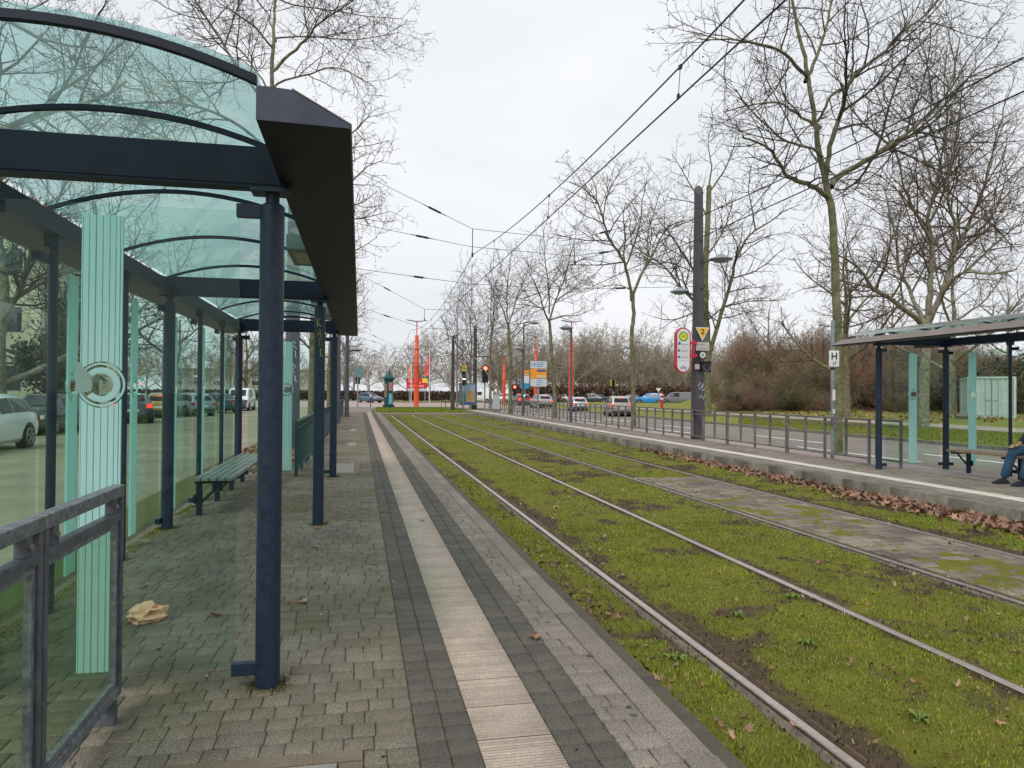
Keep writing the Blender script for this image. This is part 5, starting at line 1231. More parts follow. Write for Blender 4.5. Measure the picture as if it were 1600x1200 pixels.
rnd_tree('low branched tree beside the white van on the left road', (-10.4, 72, -.05), 10, .22, 48, PF, .12, 11, .8, bark_moss)
rnd_tree('plane tree on the median in front of the cream building', (-12.4, 29, -.05), 12.5, .25, 49, PM, .2, 10, 1.1, bark)
rnd_tree('median tree closest to the red lit traffic on the left', (-12.3, 52, -.05), 12, .22, 50, PF, .22, 10, 1., bark)

# distant rows of trees: three kinds, each copied
PD = TP(dens={1: 2.1, 2: 2.6, 3: 3.2}, rmin=.021, lmax={2: 4., 3: 1.9, 4: 1.}, seeds=0, trop={1: .1, 2: .08, 3: .05, 4: .03})
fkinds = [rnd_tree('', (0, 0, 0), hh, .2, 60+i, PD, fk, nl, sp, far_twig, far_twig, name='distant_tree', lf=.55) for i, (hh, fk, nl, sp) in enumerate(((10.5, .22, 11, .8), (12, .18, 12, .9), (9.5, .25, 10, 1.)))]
spots = []
rs = random.Random(5)
for i in range(30): spots.append((-62+i*4.6+rs.uniform(-1.5, 1.5), 132+rs.uniform(-2, 3), 'bare tree in the long row beyond the crossing road', 'trees beyond the crossing road', .9))
for i in range(28): spots.append((-70+i*6.5+rs.uniform(-3, 3), 158+rs.uniform(-6, 6), 'bare tree of the second row beyond the crossing road', 'second row of trees beyond the crossing road', 1.1))
for i in range(74):
    spots.append((27+i*1.35+rs.uniform(-4, 4), 120+rs.uniform(0, 34), 'bare brown tree of the woodland behind the queue of cars', 'woodland trees behind the car queue', 1.15))
for i in range(5): spots.append((-26+rs.uniform(-3, 3), 40+i*9, 'bare tree on the lawn left of the far left road', 'trees on the left lawn', 1.))
first = [True]*3
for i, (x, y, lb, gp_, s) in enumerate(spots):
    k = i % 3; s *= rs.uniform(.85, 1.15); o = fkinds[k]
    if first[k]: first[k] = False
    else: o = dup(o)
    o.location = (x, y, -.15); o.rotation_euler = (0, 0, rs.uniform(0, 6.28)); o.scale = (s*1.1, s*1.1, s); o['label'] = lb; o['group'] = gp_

# bushes
def make_bush(seed, h, w_, n, m, sub=(9, 5)):
    rs = random.Random(seed); t = thing('bush', '', 'bush'); polys = []
    P = TP(maxlev=3, dens={1: 3.4, 2: 5.0}, ratio={1: .42, 2: .5}, rmin=.012, lmin={2: .5, 3: .25}, lmax={2: 1.6, 3: .7}, seeds=0, ang=42, trop={1: .04, 2: .05, 3: .03})
    for i in range(n):
        a = rs.uniform(0, 6.28); rr = math.sqrt(rs.random())*w_*.32; el = rs.uniform(.5, 1.45)
        grow(rs, polys, (rr*math.cos(a), rr*math.sin(a), -.2), (math.cos(a)*math.cos(el), math.sin(a)*math.cos(el), math.sin(el)), h*rs.uniform(.65, 1.15), .025, 1, P)
    V, F = tubes(group_polys([(p, r, min(s, 4)) for p, r, s, l in polys])); arr_mesh('branches', V, F, m, t); return t
bm_ = [mat('bush twigs brown', (.2, .135, .085), .9, col2=(.27, .19, .12), vscale=.5), mat('bush twigs red brown', (.22, .125, .085), .9, col2=(.19, .13, .09), vscale=.5), mat('bush twigs olive', (.17, .15, .075), .9, col2=(.21, .165, .1), vscale=.5)]
bk_ = [make_bush(70+i, hh, ww, 46, bm_[i]) for i, (hh, ww) in enumerate(((3.6, 4.), (4.2, 4.2), (3.2, 4.2)))]
def add_leaves(t, seed, h, w_, n, m, size=.09):
    rs = np.random.default_rng(seed); V = []; c = rs.normal(0, 1, (26, 3)); sp_ = size; c /= np.linalg.norm(c, axis=1, keepdims=True); c *= (rs.random((26, 1))**.5)
    c = c*np.array([w_*.42, w_*.42, h*.42])+np.array([0, 0, h*.5])
    p = c[rs.integers(0, 26, n)]*(.85+.3*rs.random((n, 1)))+rs.normal(0, 1, (n, 3))*w_*(.05+.12*rs.random((n, 1))); p[:, 2] = np.abs(p[:, 2])
    u = rs.normal(0, 1, (n, 3)); u /= np.linalg.norm(u, axis=1, keepdims=True); v = np.cross(u, rs.normal(0, 1, (n, 3))); v /= np.linalg.norm(v, axis=1, keepdims=True)
    s = size*(.6+.8*rs.random((n, 1)))
    V = np.stack([p-u*s, p+v*s*.45, p+u*s, p-v*s*.45], 1).reshape(-1, 3); F = np.arange(n*4).reshape(-1, 4)
    arr_mesh('foliage', V, F, m, t)
everg = mat('evergreen leaves', (.022, .035, .014), .55, col2=(.045, .055, .02), vscale=1.2, island=.4)
ev = make_bush(80, 2.4, 3.2, 14, bm_[2]); add_leaves(ev, 3, 2.7, 3.6, 9000, everg)
bl_lab = ['brown leafless bush on the grassy slope behind the right path', 'reddish brown leafless bush on the grassy slope behind the right path', 'olive brown leafless bush on the grassy slope behind the right path']
rs = random.Random(9); first = [True]*3
for row, (off, cnt) in enumerate(((0, 12), (3., 12), (6.5, 12), (10, 11))):
    for i in range(cnt):
        t_ = 4.5+i*2.6+rs.uniform(-.7, .7); u_ = off+rs.uniform(-.7, .7)
        x = 27+t_*.86+u_*.51; y = 60-t_*.51+u_*.86
        if x > 56: continue
        k = (i+row*2+rs.randint(0, 1)) % 3; o = bk_[k]
        if first[k]: first[k] = False
        else: o = dup(o)
        s = rs.uniform(.75, 1.1)*(.66 if row == 0 else .88)*(.75 if t_ < 7 else 1)
        o.location = (x, y, lawn_z(x, y)-.05); o.rotation_euler = (0, 0, rs.uniform(0, 6.28)); o.scale = (s, s, s); o['label'] = bl_lab[k]; o['group'] = 'leafless bushes on the slope, '+('brown', 'reddish', 'olive')[k]
for i, (t_, u_, s, lb) in enumerate(((5.6, .9, .62, 'low dark evergreen bush at the front left of the bush slope'), (9.4, .6, .6, 'spreading evergreen shrub at the foot of the slope, mid way to the H 17 pole'), (16, 1.2, .8, 'dark evergreen shrub on the slope just left of the H 17 pole'),
                                     (22.5, 1, 1.5, 'tall dark evergreen bush seen through the far shelter end pane'), (26.5, 1.5, 1.6, 'dark evergreen bush left of the container'), (30, 4, 1.5, 'dark evergreen bush behind the container'))):
    o = ev if i == 0 else dup(ev); x = 27+t_*.86+u_*.51; y = 60-t_*.51+u_*.86
    o.location = (x, y, lawn_z(x, y)-.05); o.rotation_euler = (0, 0, i*1.3); o.scale = (s*1.4, s*1.1, s*(.7+.12*(i % 3))); o['label'] = lb
# hedges far
def hedge(label, x0, x1, y0, h, m, n, yd=1.2, size=.2):
    t = thing('hedge', label, 'hedge'); rs = np.random.default_rng(int(abs(x0)*7+y0)); p = np.stack([x0+rs.random(n)*(x1-x0), y0+rs.normal(0, yd*.4, n), rs.random(n)**.8*h*(1+.1*np.sin(rs.random(n)*9))], -1)
    u = rs.normal(0, 1, (n, 3)); u /= np.linalg.norm(u, axis=1, keepdims=True); v = np.cross(u, rs.normal(0, 1, (n, 3))); v /= np.linalg.norm(v, axis=1, keepdims=True)
    s = size*(.6+.8*rs.random((n, 1)))
    V = np.stack([p-u*s, p+v*s*.35, p+u*s, p-v*s*.35], 1).reshape(-1, 3); arr_mesh('foliage', V, np.arange(n*4).reshape(-1, 4), m, t); return t
hedge_m = mat('brown beech hedge', (.13, .07, .045), .9, col2=(.09, .055, .04), vscale=.3, island=.4)
hedge('long reddish brown hedge behind the queue of cars on the right', 24, 125, 116, 2.6, hedge_m, 30000, 1.6, .3)
hedge('low brown hedge along the car park beyond the crossing road', -60, 24, 134, 1.5, hedge_m, 18000, 1.5, .3)
hedge('dark hedge in front of the cream building on the left', -26, -21.5, 44, 2.6, everg, 3000, 2., .22)
# ivy clad dark trees left
for i, (x, y, s, lb) in enumerate(((-22.5, 36, 1., 'dark evergreen tree left of the cream building gap'), (-17.2, 47, 1.15, 'dark evergreen tree against the cream building behind the etched glass strip'), (-24, 27, 1., 'dark evergreen tree at the edge of the left lawn'))):
    t = thing('evergreen_tree', lb, 'tree', (x, y, -.1)); MB().tube([(0, 0, 0), (.1, 0, 2.5), (0, .1, 5.5)], [.22, .18, .06], 8).build('trunk', bark, t, True)
    add_leaves(t, 11+i, 6.5*s, 3.6*s, 9000, everg, .13); [setattr(c, 'name', 'crown') for c in t.children if c.name.startswith('foliage')]

# ------------------------------------------------------------------ buildings and container
def building(label, x0, x1, y0, y1, h, m, win, rows, cols, face='y', roofm=None):
    t = thing('building', label, 'building'); MB().bb((x0, y0, -.5), (x1, y1, h)).build('wall', m, t); MB().bb((x0-.2, y0-.2, h), (x1+.2, y1+.2, h+.35)).build('roof', roofm or mat('roof grey', (.09, .085, .085), .8), t)
    dk = mat('window glass dark', (.03, .035, .04), .15)
    for r in range(rows):
        for c in range(cols):
            z = h*(r+.35)/rows; x = x0+(x1-x0)*(c+.5)/cols; w_ = win
            MB().bb((x-w_/2, y0-.03, z), (x+w_/2, y0-.01, z+h/rows*.42)).build('window', dk, t)
    return t
cream = mat('cream render', (.62, .58, .42), .9, var=.06, vscale=.5)
building('cream building behind the parked cars on the left', -36, -21.5, 56, 72, 12, cream, 1.3, 3, 4)
building('pale low building seen between the woodland trunks', 60, 125, 150, 165, 8, mat('pale render', (.55, .52, .48), .9, var=.05), 2.2, 2, 12, roofm=mat('dark roof', (.07, .06, .06), .8))
building('white building beyond the car park trees', -45, -5, 190, 205, 6.5, mat('white render', (.4, .38, .34), .9), 1.8, 3, 9)
# container
ct = thing('shipping_container', 'pale mint corrugated container standing on the lawn behind the far shelter', 'container', (38.9, 39.2, .1), math.radians(-39))
ctm = mat('container paint', (.5, .6, .57), .5, col2=(.42, .5, .48), vscale=1.5)
b_ = MB(); Wc, Lc, Hc = 2.44, 6.06, 2.6
def corr(mb, p0, dx, n_, nor, z0, z1):
    p0, dx, nor = Vector(p0), Vector(dx), Vector(nor); vs = []; prof = [(0, 0), (.3, 0), (.45, -.04), (.8, -.04), (1, 0)]
    pts = [p0+dx*(i+f)+nor*d for i in range(n_) for f, d in prof[:-1]]+[p0+dx*n_]
    for p in pts: vs += [(p.x, p.y, z0), (p.x, p.y, z1)]
    mb.add(vs, [(2*i, 2*i+2, 2*i+3, 2*i+1) for i in range(len(pts)-1)])
corr(b_, (-Wc/2+.1, -.01, 0), (.28, 0, 0), 8, (0, -1, 0), .15, Hc-.12)
b_.build('door', ctm, ct)
b_ = MB(); corr(b_, (Wc/2, .1, 0), (0, .28, 0), 21, (1, 0, 0), .15, Hc-.12); corr(b_, (-Wc/2, .1, 0), (0, .28, 0), 21, (-1, 0, 0), .15, Hc-.12)
b_.bb((-Wc/2+.05, .06, .1), (Wc/2-.05, Lc-.05, .16)); b_.bb((-Wc/2+.03, .03, Hc-.1), (Wc/2-.03, Lc-.03, Hc-.03)); b_.bb((-Wc/2+.05, Lc-.1, .15), (Wc/2-.05, Lc-.06, Hc-.1)); b_.build('side_wall', ctm, ct)
b_ = MB()
for x in (-1, 1):
    for y in (0, Lc): b_.bb((x*Wc/2-.07, y-.05, 0), (x*Wc/2+.07, y+.05, Hc))
for z in (.06, Hc-.06):
    b_.bb((-Wc/2+.07, -.055, z-.06), (Wc/2-.07, .04, z+.06)); b_.bb((-Wc/2+.07, Lc-.04, z-.06), (Wc/2-.07, Lc+.055, z+.06))
    for x in (-1, 1): b_.bb((x*Wc/2-.055, .05, z-.055), (x*Wc/2+.055, Lc-.05, z+.055))
b_.build('frame', ctm, ct)
b_ = MB(); 
for x in (-.35, -.02, .02, .35): b_.tube([(x, -.075, .15), (x, -.075, Hc-.15)], .012, 6)
for x in (-.2, .2): b_.bb((x-.12, -.085, 1.1), (x+.12, -.07, 1.14))
b_.build('lock_rod', galv, ct)
rk = tag(MB().lathe((0, 0, 0), [(.5, 0), (.55, .2), (.42, .38), (.15, .46)], 9).build('boulder', conc, None, True, (36.2, 38.4, .1)), 'pale boulder lying on the lawn in front of the container', 'boulder'); rk.scale = (1.2, .7, .8)
# ------------------------------------------------------------------ cars
tyre_m = mat('tyre', (.015, .015, .016), .8); rim_m = mat('alloy rim', (.35, .36, .38), .35, metal=.7); cglass = mat('car glass', (.015, .02, .022), .12, spec=.35)
tl_m = mat('tail lamp', (.35, .01, .01), .3); tl_on = mat('tail lamp lit', (.6, .03, .02), .3, emit=(1, .05, .03), estr=1.4); hl_m = mat('head lamp', (.6, .62, .65), .2); plate_m = mat('number plate', (.7, .7, .66), .5); trim_m = mat('car trim', (.02, .02, .021), .6)
SHAPES = {  # stations: y (rear to front), z bottom, z shoulder, z top, half width, half width top ; greenhouse station indices
 'hatch': (4.05, 1.46, [(-2.02, .38, .72, .76, .72, .60), (-1.95, .26, .86, .96, .82, .64), (-1.72, .2, .93, 1.28, .86, .58), (-1.3, .18, .94, 1.42, .87, .57), (-.5, .18, .92, 1.46, .87, .58), (.25, .18, .9, 1.42, .87, .57), (1.0, .18, .9, .98, .86, .66), (1.6, .2, .8, .86, .84, .66), (1.93, .26, .66, .7, .78, .6), (2.02, .36, .54, .58, .66, .5)], (1, 6)),
 'suv': (4.4, 1.65, [(-2.2, .42, .85, .9, .78, .66), (-2.14, .3, 1.0, 1.1, .87, .7), (-1.98, .24, 1.03, 1.5, .9, .64), (-1.55, .22, 1.04, 1.64, .91, .62), (-.5, .22, 1.02, 1.66, .91, .63), (.35, .22, 1.0, 1.6, .91, .62), (1.1, .22, 1.0, 1.08, .9, .7), (1.75, .24, .92, .98, .88, .7), (2.12, .3, .76, .8, .82, .64), (2.2, .42, .6, .64, .7, .54)], (1, 6)),
 'sedan': (4.6, 1.44, [(-2.3, .4, .8, .84, .74, .6), (-2.22, .28, .93, .97, .84, .68), (-1.65, .2, .95, 1.02, .88, .68), (-1.0, .18, .94, 1.38, .89, .57), (-.3, .18, .92, 1.44, .89, .58), (.4, .18, .91, 1.38, .89, .57), (1.15, .18, .9, .97, .88, .68), (1.8, .2, .82, .87, .86, .66), (2.2, .26, .68, .72, .8, .6), (2.3, .36, .56, .6, .68, .5)], (2, 6)),
 'van': (4.7, 1.85, [(-2.35, .38, .95, 1.7, .84, .72), (-2.3, .28, 1.05, 1.82, .9, .74), (-1.6, .22, 1.06, 1.85, .92, .76), (-.4, .2, 1.05, 1.85, .92, .76), (.4, .2, 1.04, 1.84, .92, .75), (.95, .2, 1.03, 1.72, .92, .7), (1.55, .2, 1.02, 1.14, .91, .72), (2.0, .22, .94, 1.0, .88, .7), (2.28, .28, .76, .8, .82, .64), (2.35, .4, .6, .64, .7, .54)], (0, 6))}
def make_car(shape, col, label, loc, rz, lit=False, sx=1., metal=.3, side_glass=True):
    L_, H_, S, (g0, g1) = SHAPES[shape]
    t = thing('car' if shape != 'van' else 'van', label, 'car' if shape != 'van' else 'van', loc, rz); t.scale = (sx,)*3
    pm_ = mat('car paint', col, .28, metal=metal, clear=.6)
    rings = []
    for y, zb, zs, zt, w_, wt in S:
        zm = zb+(zs-zb)*.55
        half = [(w_*.86, zb), (w_*.97, zb+.1), (w_, zm), (w_*.96, zs), (wt+.03, zt-.05), (wt-.06, zt)]
        rings.append([(x, y, z) for x, z in half]+[(-x, y, z) for x, z in half[::-1]])
    n = 12; vs = [p for r in rings for p in r]; k = len(rings)
    fs = [(i*n+j, i*n+(j+1) % n, (i+1)*n+(j+1) % n, (i+1)*n+j) for i in range(k-1) for j in range(n)]+[tuple(range(n)), tuple(range((k-1)*n, k*n))[::-1]]
    body = MB().add(vs, fs).build('body', pm_, t, True)
    lerp = lambda a, b, f: Vector(a).lerp(Vector(b), f)
    for sgn in (1, -1):
        jl, jt = (3, 4) if sgn > 0 else (8, 7)
        wmb = MB()
        segs = [(i, i+1) for i in range(g0, g1)]
        if shape == 'van': segs = [(3, 4), (4, 5), (5, 6)]
        for a, b in segs:
            A0, A1, B1, B0 = rings[a][jl], rings[a][jt], rings[b][jt], rings[b][jl]
            q = [lerp(A0, A1, .1), lerp(A0, A1, .88), lerp(B0, B1, .88), lerp(B0, B1, .1)]
            ha = rings[a][jt][2]-rings[a][jl][2]; hb = rings[b][jt][2]-rings[b][jl][2]
            c = sum((Vector(p) for p in q), Vector())/4
            f0 = .04 if ha > .25 else .25
            q = [q[0].lerp(q[3], f0), q[1].lerp(q[2], f0), q[2].lerp(q[1], .04 if hb > .25 else .25), q[3].lerp(q[0], .04 if hb > .25 else .25)]
            q = [p+Vector((sgn*.012, 0, .002)) for p in q]
            wmb.add(q, [(0, 1, 2, 3)])
        wmb.build('side_window', cglass, t)
    for a, b, nm in ((g0, g0+1, 'rear_window'), (g1-1, g1, 'windscreen')):
        if shape == 'van' and nm == 'rear_window':
            MB().bb((-.62, S[0][0]-.012, 1.12), (.62, S[0][0]-.004, 1.58)).build(nm, cglass, t); continue
        A, B = rings[a], rings[b]
        lo, hi = (A, B) if nm == 'rear_window' else (B, A)
        q = [lerp(lo[5], lo[6], .04), lerp(lo[5], lo[6], .96), lerp(hi[5], hi[6], .95), lerp(hi[5], hi[6], .05)]
        q = [q[0].lerp(q[3], .1), q[1].lerp(q[2], .1), q[2].lerp(q[1], .07), q[3].lerp(q[0], .07)]
        off = Vector((0, -.012 if nm == 'rear_window' else .012, .012)); MB().add([p+off for p in q], [(0, 1, 2, 3)]).build(nm, cglass, t)
    r = .32 if shape != 'suv' else .36
    for y in (-L_*.31, L_*.31):
        for sgn in (1, -1):
            wx = S[4][4]
            w0 = MB(); w0.tube([(sgn*(wx-.2), y, r), (sgn*(wx+.012), y, r)], r, 20); wo = w0.build('wheel', tyre_m, t, True)
            w1 = MB(); w1.tube([(sgn*(wx+.0), y, r), (sgn*(wx+.02), y, r)], r*.2, 12)
            for s in range(5):
                a = 2*PI*s/5+.3; w1.bar((sgn*(wx+.017), y, r), (sgn*(wx+.017), y+r*.66*math.cos(a), r+r*.66*math.sin(a)), .05, .06)
            w1.tube([(sgn*(wx+.014), y+r*.68*math.cos(a), r+r*.68*math.sin(a)) for a in [2*PI*i/20 for i in range(21)]], .02, 5); w1.build('rim', rim_m, wo)
            ar = MB(); ar.tube([(sgn*(wx-.22), y, r+.01), (sgn*(wx+.004), y, r+.01)], r*1.14, 20); ar.build('wheel_arch', trim_m, t)
    y0 = S[1][0]; zs = S[1][2]
    hi = shape in ('suv', 'van')
    for sgn in (1, -1):
        MB().box((sgn*(S[1][4]-.12), y0-.03, zs-.08), (.26, .12, .2)).build('tail_light', tl_on if lit else tl_m, t, bevel=.03)
        MB().box((sgn*(S[-3][4]-.18), S[-2][0]-.0, S[-2][2]-.02), (.34, .16, .13)).build('headlight', hl_m, t, bevel=.03)
    if lit: MB().bb((-.16, S[2][0]-.06, S[2][3]-.03), (.16, S[2][0]-.02, S[2][3]+.01)).build('brake_light', tl_on, t)
    MB().bb((-.27, S[0][0]-.02, .58), (.27, S[0][0]-.005, .7)).build('number_plate', plate_m, t)
    MB().bb((-S[0][4]*.95, S[0][0]-.03, .3), (S[0][4]*.95, S[0][0]+.1, .46)).build('bumper', trim_m, t); MB().bb((-S[-1][4]*.9, S[-1][0]-.1, .28), (S[-1][4]*.9, S[-1][0]+.02, .42)).build('bumper', trim_m, t)
    return t
Dg = math.radians
make_car('suv', (.36, .34, .31), 'silver van-like car with lit brake lights just behind the far platform railing', (at(964, 640, 50).x, 50, -.13), Dg(-11), True, .86)
make_car('hatch', (.42, .44, .46), 'silver hatchback with lit brake lights behind the blue grey street lamp', (at(902, 640, 63).x, 63, -.13), Dg(-9), True, .88)
def gcar(px, py, shape, col, label, rz, lit=False, z=-.1, sc_=1., metal=.3): q = ground(px, py, z); return make_car(shape, col, label, q, Dg(rz), lit, sc_, metal)
gcar(1015, 632, 'suv', (.02, .22, .55), 'bright blue car in the queue in front of the brown hedge', 62, metal=.1)
gcar(1058, 632, 'van', (.16, .16, .18), 'grey estate van right of the bright blue car', 62)
gcar(931, 630, 'sedan', (.04, .05, .065), 'dark grey car behind the silver hatchback', 62)
gcar(957, 629.5, 'hatch', (.6, .6, .6), 'white car with a red lit tail in the queue behind the silver van', 62, True)
gcar(982, 630, 'hatch', (.02, .035, .1), 'navy blue car left of the bright blue car', 62)
gcar(872, 629.2, 'hatch', (.45, .46, .47), 'silver car in the queue right of the dark navy car', 62)
gcar(915, 629.4, 'suv', (.05, .055, .06), 'black car in the queue just right of the orange red mast foot', 62)
gcar(945, 629, 'hatch', (.4, .03, .03), 'small red car in the queue between the dark grey car and the silver van', 62)
gcar(803, 629.2, 'hatch', (.45, .03, .03), 'red car in the queue below the small red traffic light', 62, True)
gcar(897, 629, 'sedan', (.65, .66, .68), 'white car behind the orange red lighting mast foot', 62)
gcar(853, 630, 'sedan', (.015, .03, .07), 'dark navy car right of the direction sign post', 64)
gcar(830, 629, 'hatch', (.4, .03, .025), 'red car below the direction sign', 60, True)
gcar(778, 630, 'sedan', (.6, .63, .66), 'white blue car behind the grey utility cabinet', 62)
gcar(752, 628, 'van', (.7, .7, .7), 'white van right of the poster display', 62)
make_car('hatch', (.35, .36, .38), 'grey car with lit brake lights behind the railing near the short street lamp', (at(845, 635, 76).x, 76, -.13), 0, True)
make_car('hatch', (.3, .03, .03), 'dark red car with lit brake lights beyond the plane tree by the cabinet', (at(815, 635, 90).x, 90, -.13), 0, True)
gcar(578, 629, 'hatch', (.07, .12, .17), 'blue car crossing left of the teal advertising column', -140, sc_=1.)
gcar(595, 623, 'hatch', (.7, .7, .7), 'white car parked beyond the crossing road, left behind the teal column', 170)
rs = random.Random(3)
pc = make_car('hatch', (.62, .63, .64), 'light car parked in the far car park behind the trees', ground(622, 620.5, -.1), Dg(90)); pc['group'] = 'cars in the far car park'
for i in range(9): q = Vector((-30+i*7.5+rs.uniform(-1, 1), 148+rs.uniform(-2, 2), -.1)); o = dup(pc, q, Dg(90+rs.uniform(-6, 6)))
# left road
make_car('hatch', (.68, .69, .7), 'white hatchback parked behind the glass beside the left road', (-9.75, 21.2, -.13), Dg(180), False, 1.02, 0)
for px, Y_, sh, c, rz_, lit_, lb in ((72, 30, 'hatch', (.03, .045, .055), 176, False, 'dark hatchback standing behind the white hatchback on the left'), (104, 34, 'sedan', (.045, .08, .09), 20, True, 'dark teal car with lit brake lights in the left traffic'),
    (178, 46, 'hatch', (.6, .62, .63), 40, False, 'white hatchback in the left traffic behind the etched strip'), (208, 40, 'sedan', (.03, .05, .08), 15, True, 'dark blue car with lit brake lights in the left traffic'), (252, 47, 'hatch', (.4, .26, .06), 10, True, 'ochre hatchback with brake lights in the left traffic'),
    (297, 50, 'hatch', (.2, .27, .32), 35, False, 'pale blue hatchback in the left traffic beyond the bench'), (333, 57, 'sedan', (.03, .09, .11), 60, False, 'dark green car in the left traffic just short of the white van')):
    make_car(sh, c, lb, (at(px, 640, Y_).x, Y_, -.13), Dg(rz_), lit_)
make_car('van', (.6, .64, .66), 'white delivery van parked on the left beyond the shelter', (-9.6, 64, -.13), Dg(180), False, 1., 0)

# ------------------------------------------------------------------ crumpled paper bag
rs = random.Random(12); bmh = bmesh.new(); bmesh.ops.create_icosphere(bmh, subdivisions=3, radius=1)
import mathutils.noise as mn
for v in bmh.verts:
    p = v.co.copy(); c1_ = mn.cell(p*2.3+Vector((5, 2, 1))); n_ = abs(mn.noise(p*2.2+Vector((3, 1, 7))))*.8+abs(mn.noise(p*4.6))*.75
    r_ = 1.08-n_*.85; v.co = Vector((p.x*.125*r_*1.1, p.y*.085*r_*1.1, max(-.055, p.z*.08*r_)))
me = bpy.data.meshes.new('paper_bag'); bmh.to_mesh(me); bmh.free(); me.materials.append(mat('kraft paper', (.7, .42, .26), .75, var=.12, vscale=30))
bagq = ground(230, 973, 0); ob = bpy.data.objects.new('paper_bag', me); COL.objects.link(ob); ob.location = (bagq.x, bagq.y+.03, .052); ob.rotation_euler.z = .3
tag(ob, 'crumpled brown paper bag lying on the paving behind the railing end', 'paper bag')

# ------------------------------------------------------------------ seated person on the far bench
def skin(name, verts, edges, rad, m, parent, root=0, sub=2):
    me = bpy.data.meshes.new(name); me.from_pydata(verts, edges, []); o = bpy.data.objects.new(name, me); COL.objects.link(o)
    bpy.context.view_layer.update()
    md = o.modifiers.new('skin', 'SKIN'); md.use_smooth_shade = True
    for i, v in enumerate(me.skin_vertices[0].data):
        r = rad[i]; v.radius = r if hasattr(r, '__len__') else (r, r); v.use_root = (i == root)
    s = o.modifiers.new('sub', 'SUBSURF'); s.levels = sub; s.render_levels = sub
    bpy.context.view_layer.update()
    me2 = bpy.data.meshes.new_from_object(o.evaluated_get(bpy.context.evaluated_depsgraph_get())); bpy.data.objects.remove(o)
    me2.name = name; me2.materials.clear(); me2.materials.append(m); o = bpy.data.objects.new(name, me2); COL.objects.link(o); o.parent = parent
    me2.polygons.foreach_set('use_smooth', [True]*len(me2.polygons)); return o
PX, PY = 11.2, 10.2
pt = thing('person', 'person in blue jeans and dark shoes sitting on the bench in the far shelter', 'person', (PX, PY, 0))
skin_m = mat('skin', (.5, .3, .22), .55); jean = mat('blue denim', (.015, .05, .1), .85, col2=(.035, .1, .17), vscale=7, bump=.3, bscale=150); jack = mat('dark jacket', (.02, .022, .028), .8, var=.2); shoe = mat('dark shoe', (.01, .012, .02), .6); hair_m = mat('dark hair', (.03, .02, .015), .7)
hipL, hipR = (-.02, .1, .54), (-.02, -.1, .54)
kL, kR = (-.47, .2, .535), (-.46, -.12, .53)
aL, aR = (-.56, .28, .1), (-.52, -.05, .1)
bodyv = [(0, 0, .56), (0, 0, .75), (-.02, 0, .95), (-.03, 0, 1.08), (-.05, 0, 1.17), (-.07, 0, 1.27), (-.08, 0, 1.36), (-.06, .2, 1.06), (-.06, -.2, 1.06), (-.12, .25, .8), (-.12, -.25, .8), (-.34, .2, .66), (-.34, -.16, .66), (-.42, .17, .645), (-.42, -.13, .645), hipL, hipR, kL, kR, aL, aR]
be = [(0, 1), (1, 2), (2, 3), (3, 4), (4, 5), (5, 6), (3, 7), (3, 8), (7, 9), (8, 10), (9, 11), (10, 12), (11, 13), (12, 14), (0, 15), (0, 16), (15, 17), (16, 18), (17, 19), (18, 20)]
br = [(.15, .12), (.14, .11), (.16, .11), (.12, .09), .055, (.07, .085), (.075, .095), .06, .06, .045, .045, .03, .03, .035, .035, .085, .085, .06, .06, .04, .04]
body = skin('body', bodyv, be, br, skin_m, pt)
skin('jeans', [(0, 0, .56), (0, 0, .66), hipL, hipR, (-.25, .16, .57), (-.25, -.11, .565), kL, kR, (-.5, .235, .34), (-.48, -.09, .34), (aL[0], aL[1], .085), (aR[0], aR[1], .085)], [(0, 1), (0, 2), (0, 3), (2, 4), (3, 5), (4, 6), (5, 7), (6, 8), (7, 9), (8, 10), (9, 11)], [(.17, .14), (.16, .13), .105, .105, .095, .095, .085, .085, .078, .078, .075, .075], jean, pt)
skin('jacket', [(0, 0, .64), (0, 0, .8), (-.02, 0, .97), (-.03, 0, 1.08), (-.045, 0, 1.14), (-.06, .2, 1.06), (-.06, -.2, 1.06), (-.12, .25, .8), (-.12, -.25, .8), (-.31, .205, .68), (-.31, -.165, .68)], [(0, 1), (1, 2), (2, 3), (3, 4), (3, 5), (3, 6), (5, 7), (6, 8), (7, 9), (8, 10)], [(.18, .15), (.17, .14), (.19, .13), (.14, .11), .075, .085, .085, .065, .065, .05, .05], jack, pt)
for (x, y, z), a in ((aL, .12), (aR, -.05)):
    s = MB(); prof = [(.09, .0, .035), (.06, .0, .06), (0, .0, .095), (-.06, .0, .085), (-.13, .0, .062), (-.19, .0, .045), (-.215, 0, .03)]
    vs = []
    for px_, _, hh in prof:
        wv = .045 if px_ > -.18 else .03
        for ww, zz in ((-wv, 0), (wv, 0), (wv*.95, hh*.6), (wv*.5, hh), (-wv*.5, hh), (-wv*.95, hh*.6)): vs.append((x+px_, y+ww, zz))
    fs = [(i*6+j, i*6+(j+1) % 6, (i+1)*6+(j+1) % 6, (i+1)*6+j) for i in range(6) for j in range(6)]+[tuple(range(6)), tuple(range(36, 42))[::-1]]
    s.add(vs, fs); s.build('shoe', shoe, pt, True)
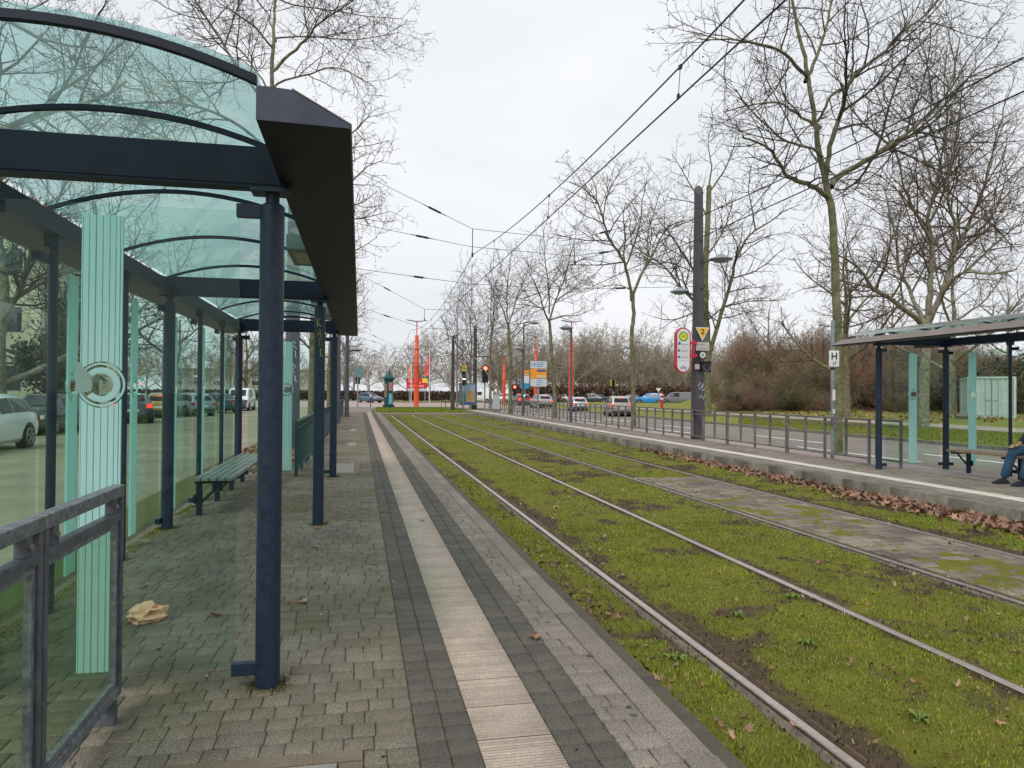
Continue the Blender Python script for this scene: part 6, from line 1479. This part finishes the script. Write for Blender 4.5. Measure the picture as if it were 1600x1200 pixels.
for sy, hy in ((1, .17), (-1, -.13)):
    for f in range(4):
        y = hy+(f-1.5)*.02; skin('finger', [(-.44, y, .645), (-.49, y, .655), (-.52, y, .635), (-.535, y, .605)], [(0, 1), (1, 2), (2, 3)], [.009, .009, .008, .007], skin_m, body, sub=1)
    skin('thumb', [(-.41, hy-sy*.035, .645), (-.45, hy-sy*.055, .65), (-.48, hy-sy*.05, .635)], [(0, 1), (1, 2)], [.011, .01, .008], skin_m, body, sub=1)
hb = bmesh.new(); bmesh.ops.create_uvsphere(hb, u_segments=16, v_segments=10, radius=1)
for v in hb.verts: v.co = Vector((-.06+v.co.x*.1, v.co.y*.088, 1.37+v.co.z*.1)) if v.co.z > -.2 or v.co.x > .2 else Vector((-.06+v.co.x*.06, v.co.y*.07, 1.38))
me = bpy.data.meshes.new('hair'); hb.to_mesh(me); hb.free(); me.materials.append(hair_m); me.polygons.foreach_set('use_smooth', [True]*len(me.polygons)); o = bpy.data.objects.new('hair', me); COL.objects.link(o); o.parent = pt
fc = MB(); fc.tube([(-.165, 0, 1.345), (-.185, 0, 1.315), (-.165, 0, 1.3)], [.012, .018, .012], 8); fc.build('nose', skin_m, body, True)
for y in (-.035, .035): fc = MB(); fc.lathe((-.152, y, 1.345), [(.004, -.011), (.011, 0), (.004, .011)], 10); fc.build('eye', white_p, body, True)
fc = MB(); fc.bar((-.158, -.025, 1.27), (-.158, .025, 1.27), .008, .008); fc.build('mouth', mat('lips', (.35, .13, .11), .5), body)
for y in (-.085, .085): fc = MB(); fc.lathe((-.075, y, 1.33), [(.008, -.03), (.02, 0), (.012, .03)], 10); fc.build('ear', skin_m, body, True)
# graffiti and scrawl on the dark masts
for m_ in [o for o in bpy.data.objects if o.name.startswith('catenary_mast') and o.parent is None and 'H stop sign' in o.get('label', '')]: gt.build('graffiti', graf_w, m_)
for m_ in [o for o in bpy.data.objects if o.name.startswith('catenary_mast') and o.parent is None and 'scrawled' in o.get('label', '')]:
    g_ = MB()
    for i, (x, z) in enumerate(((.07, 2.7), (.09, 2.45), (.06, 2.1), (.09, 1.8))): g_.tube([(x-.02+R.uniform(-.03, .03), -.19, z+.1), (x+R.uniform(0, .05), -.19, z+R.uniform(0, .06)), (x-R.uniform(0, .04), -.191, z-.03), (x+R.uniform(0, .05), -.19, z-R.uniform(.06, .16))], .01, 5)
    g_.build('graffiti', graf_w, m_)
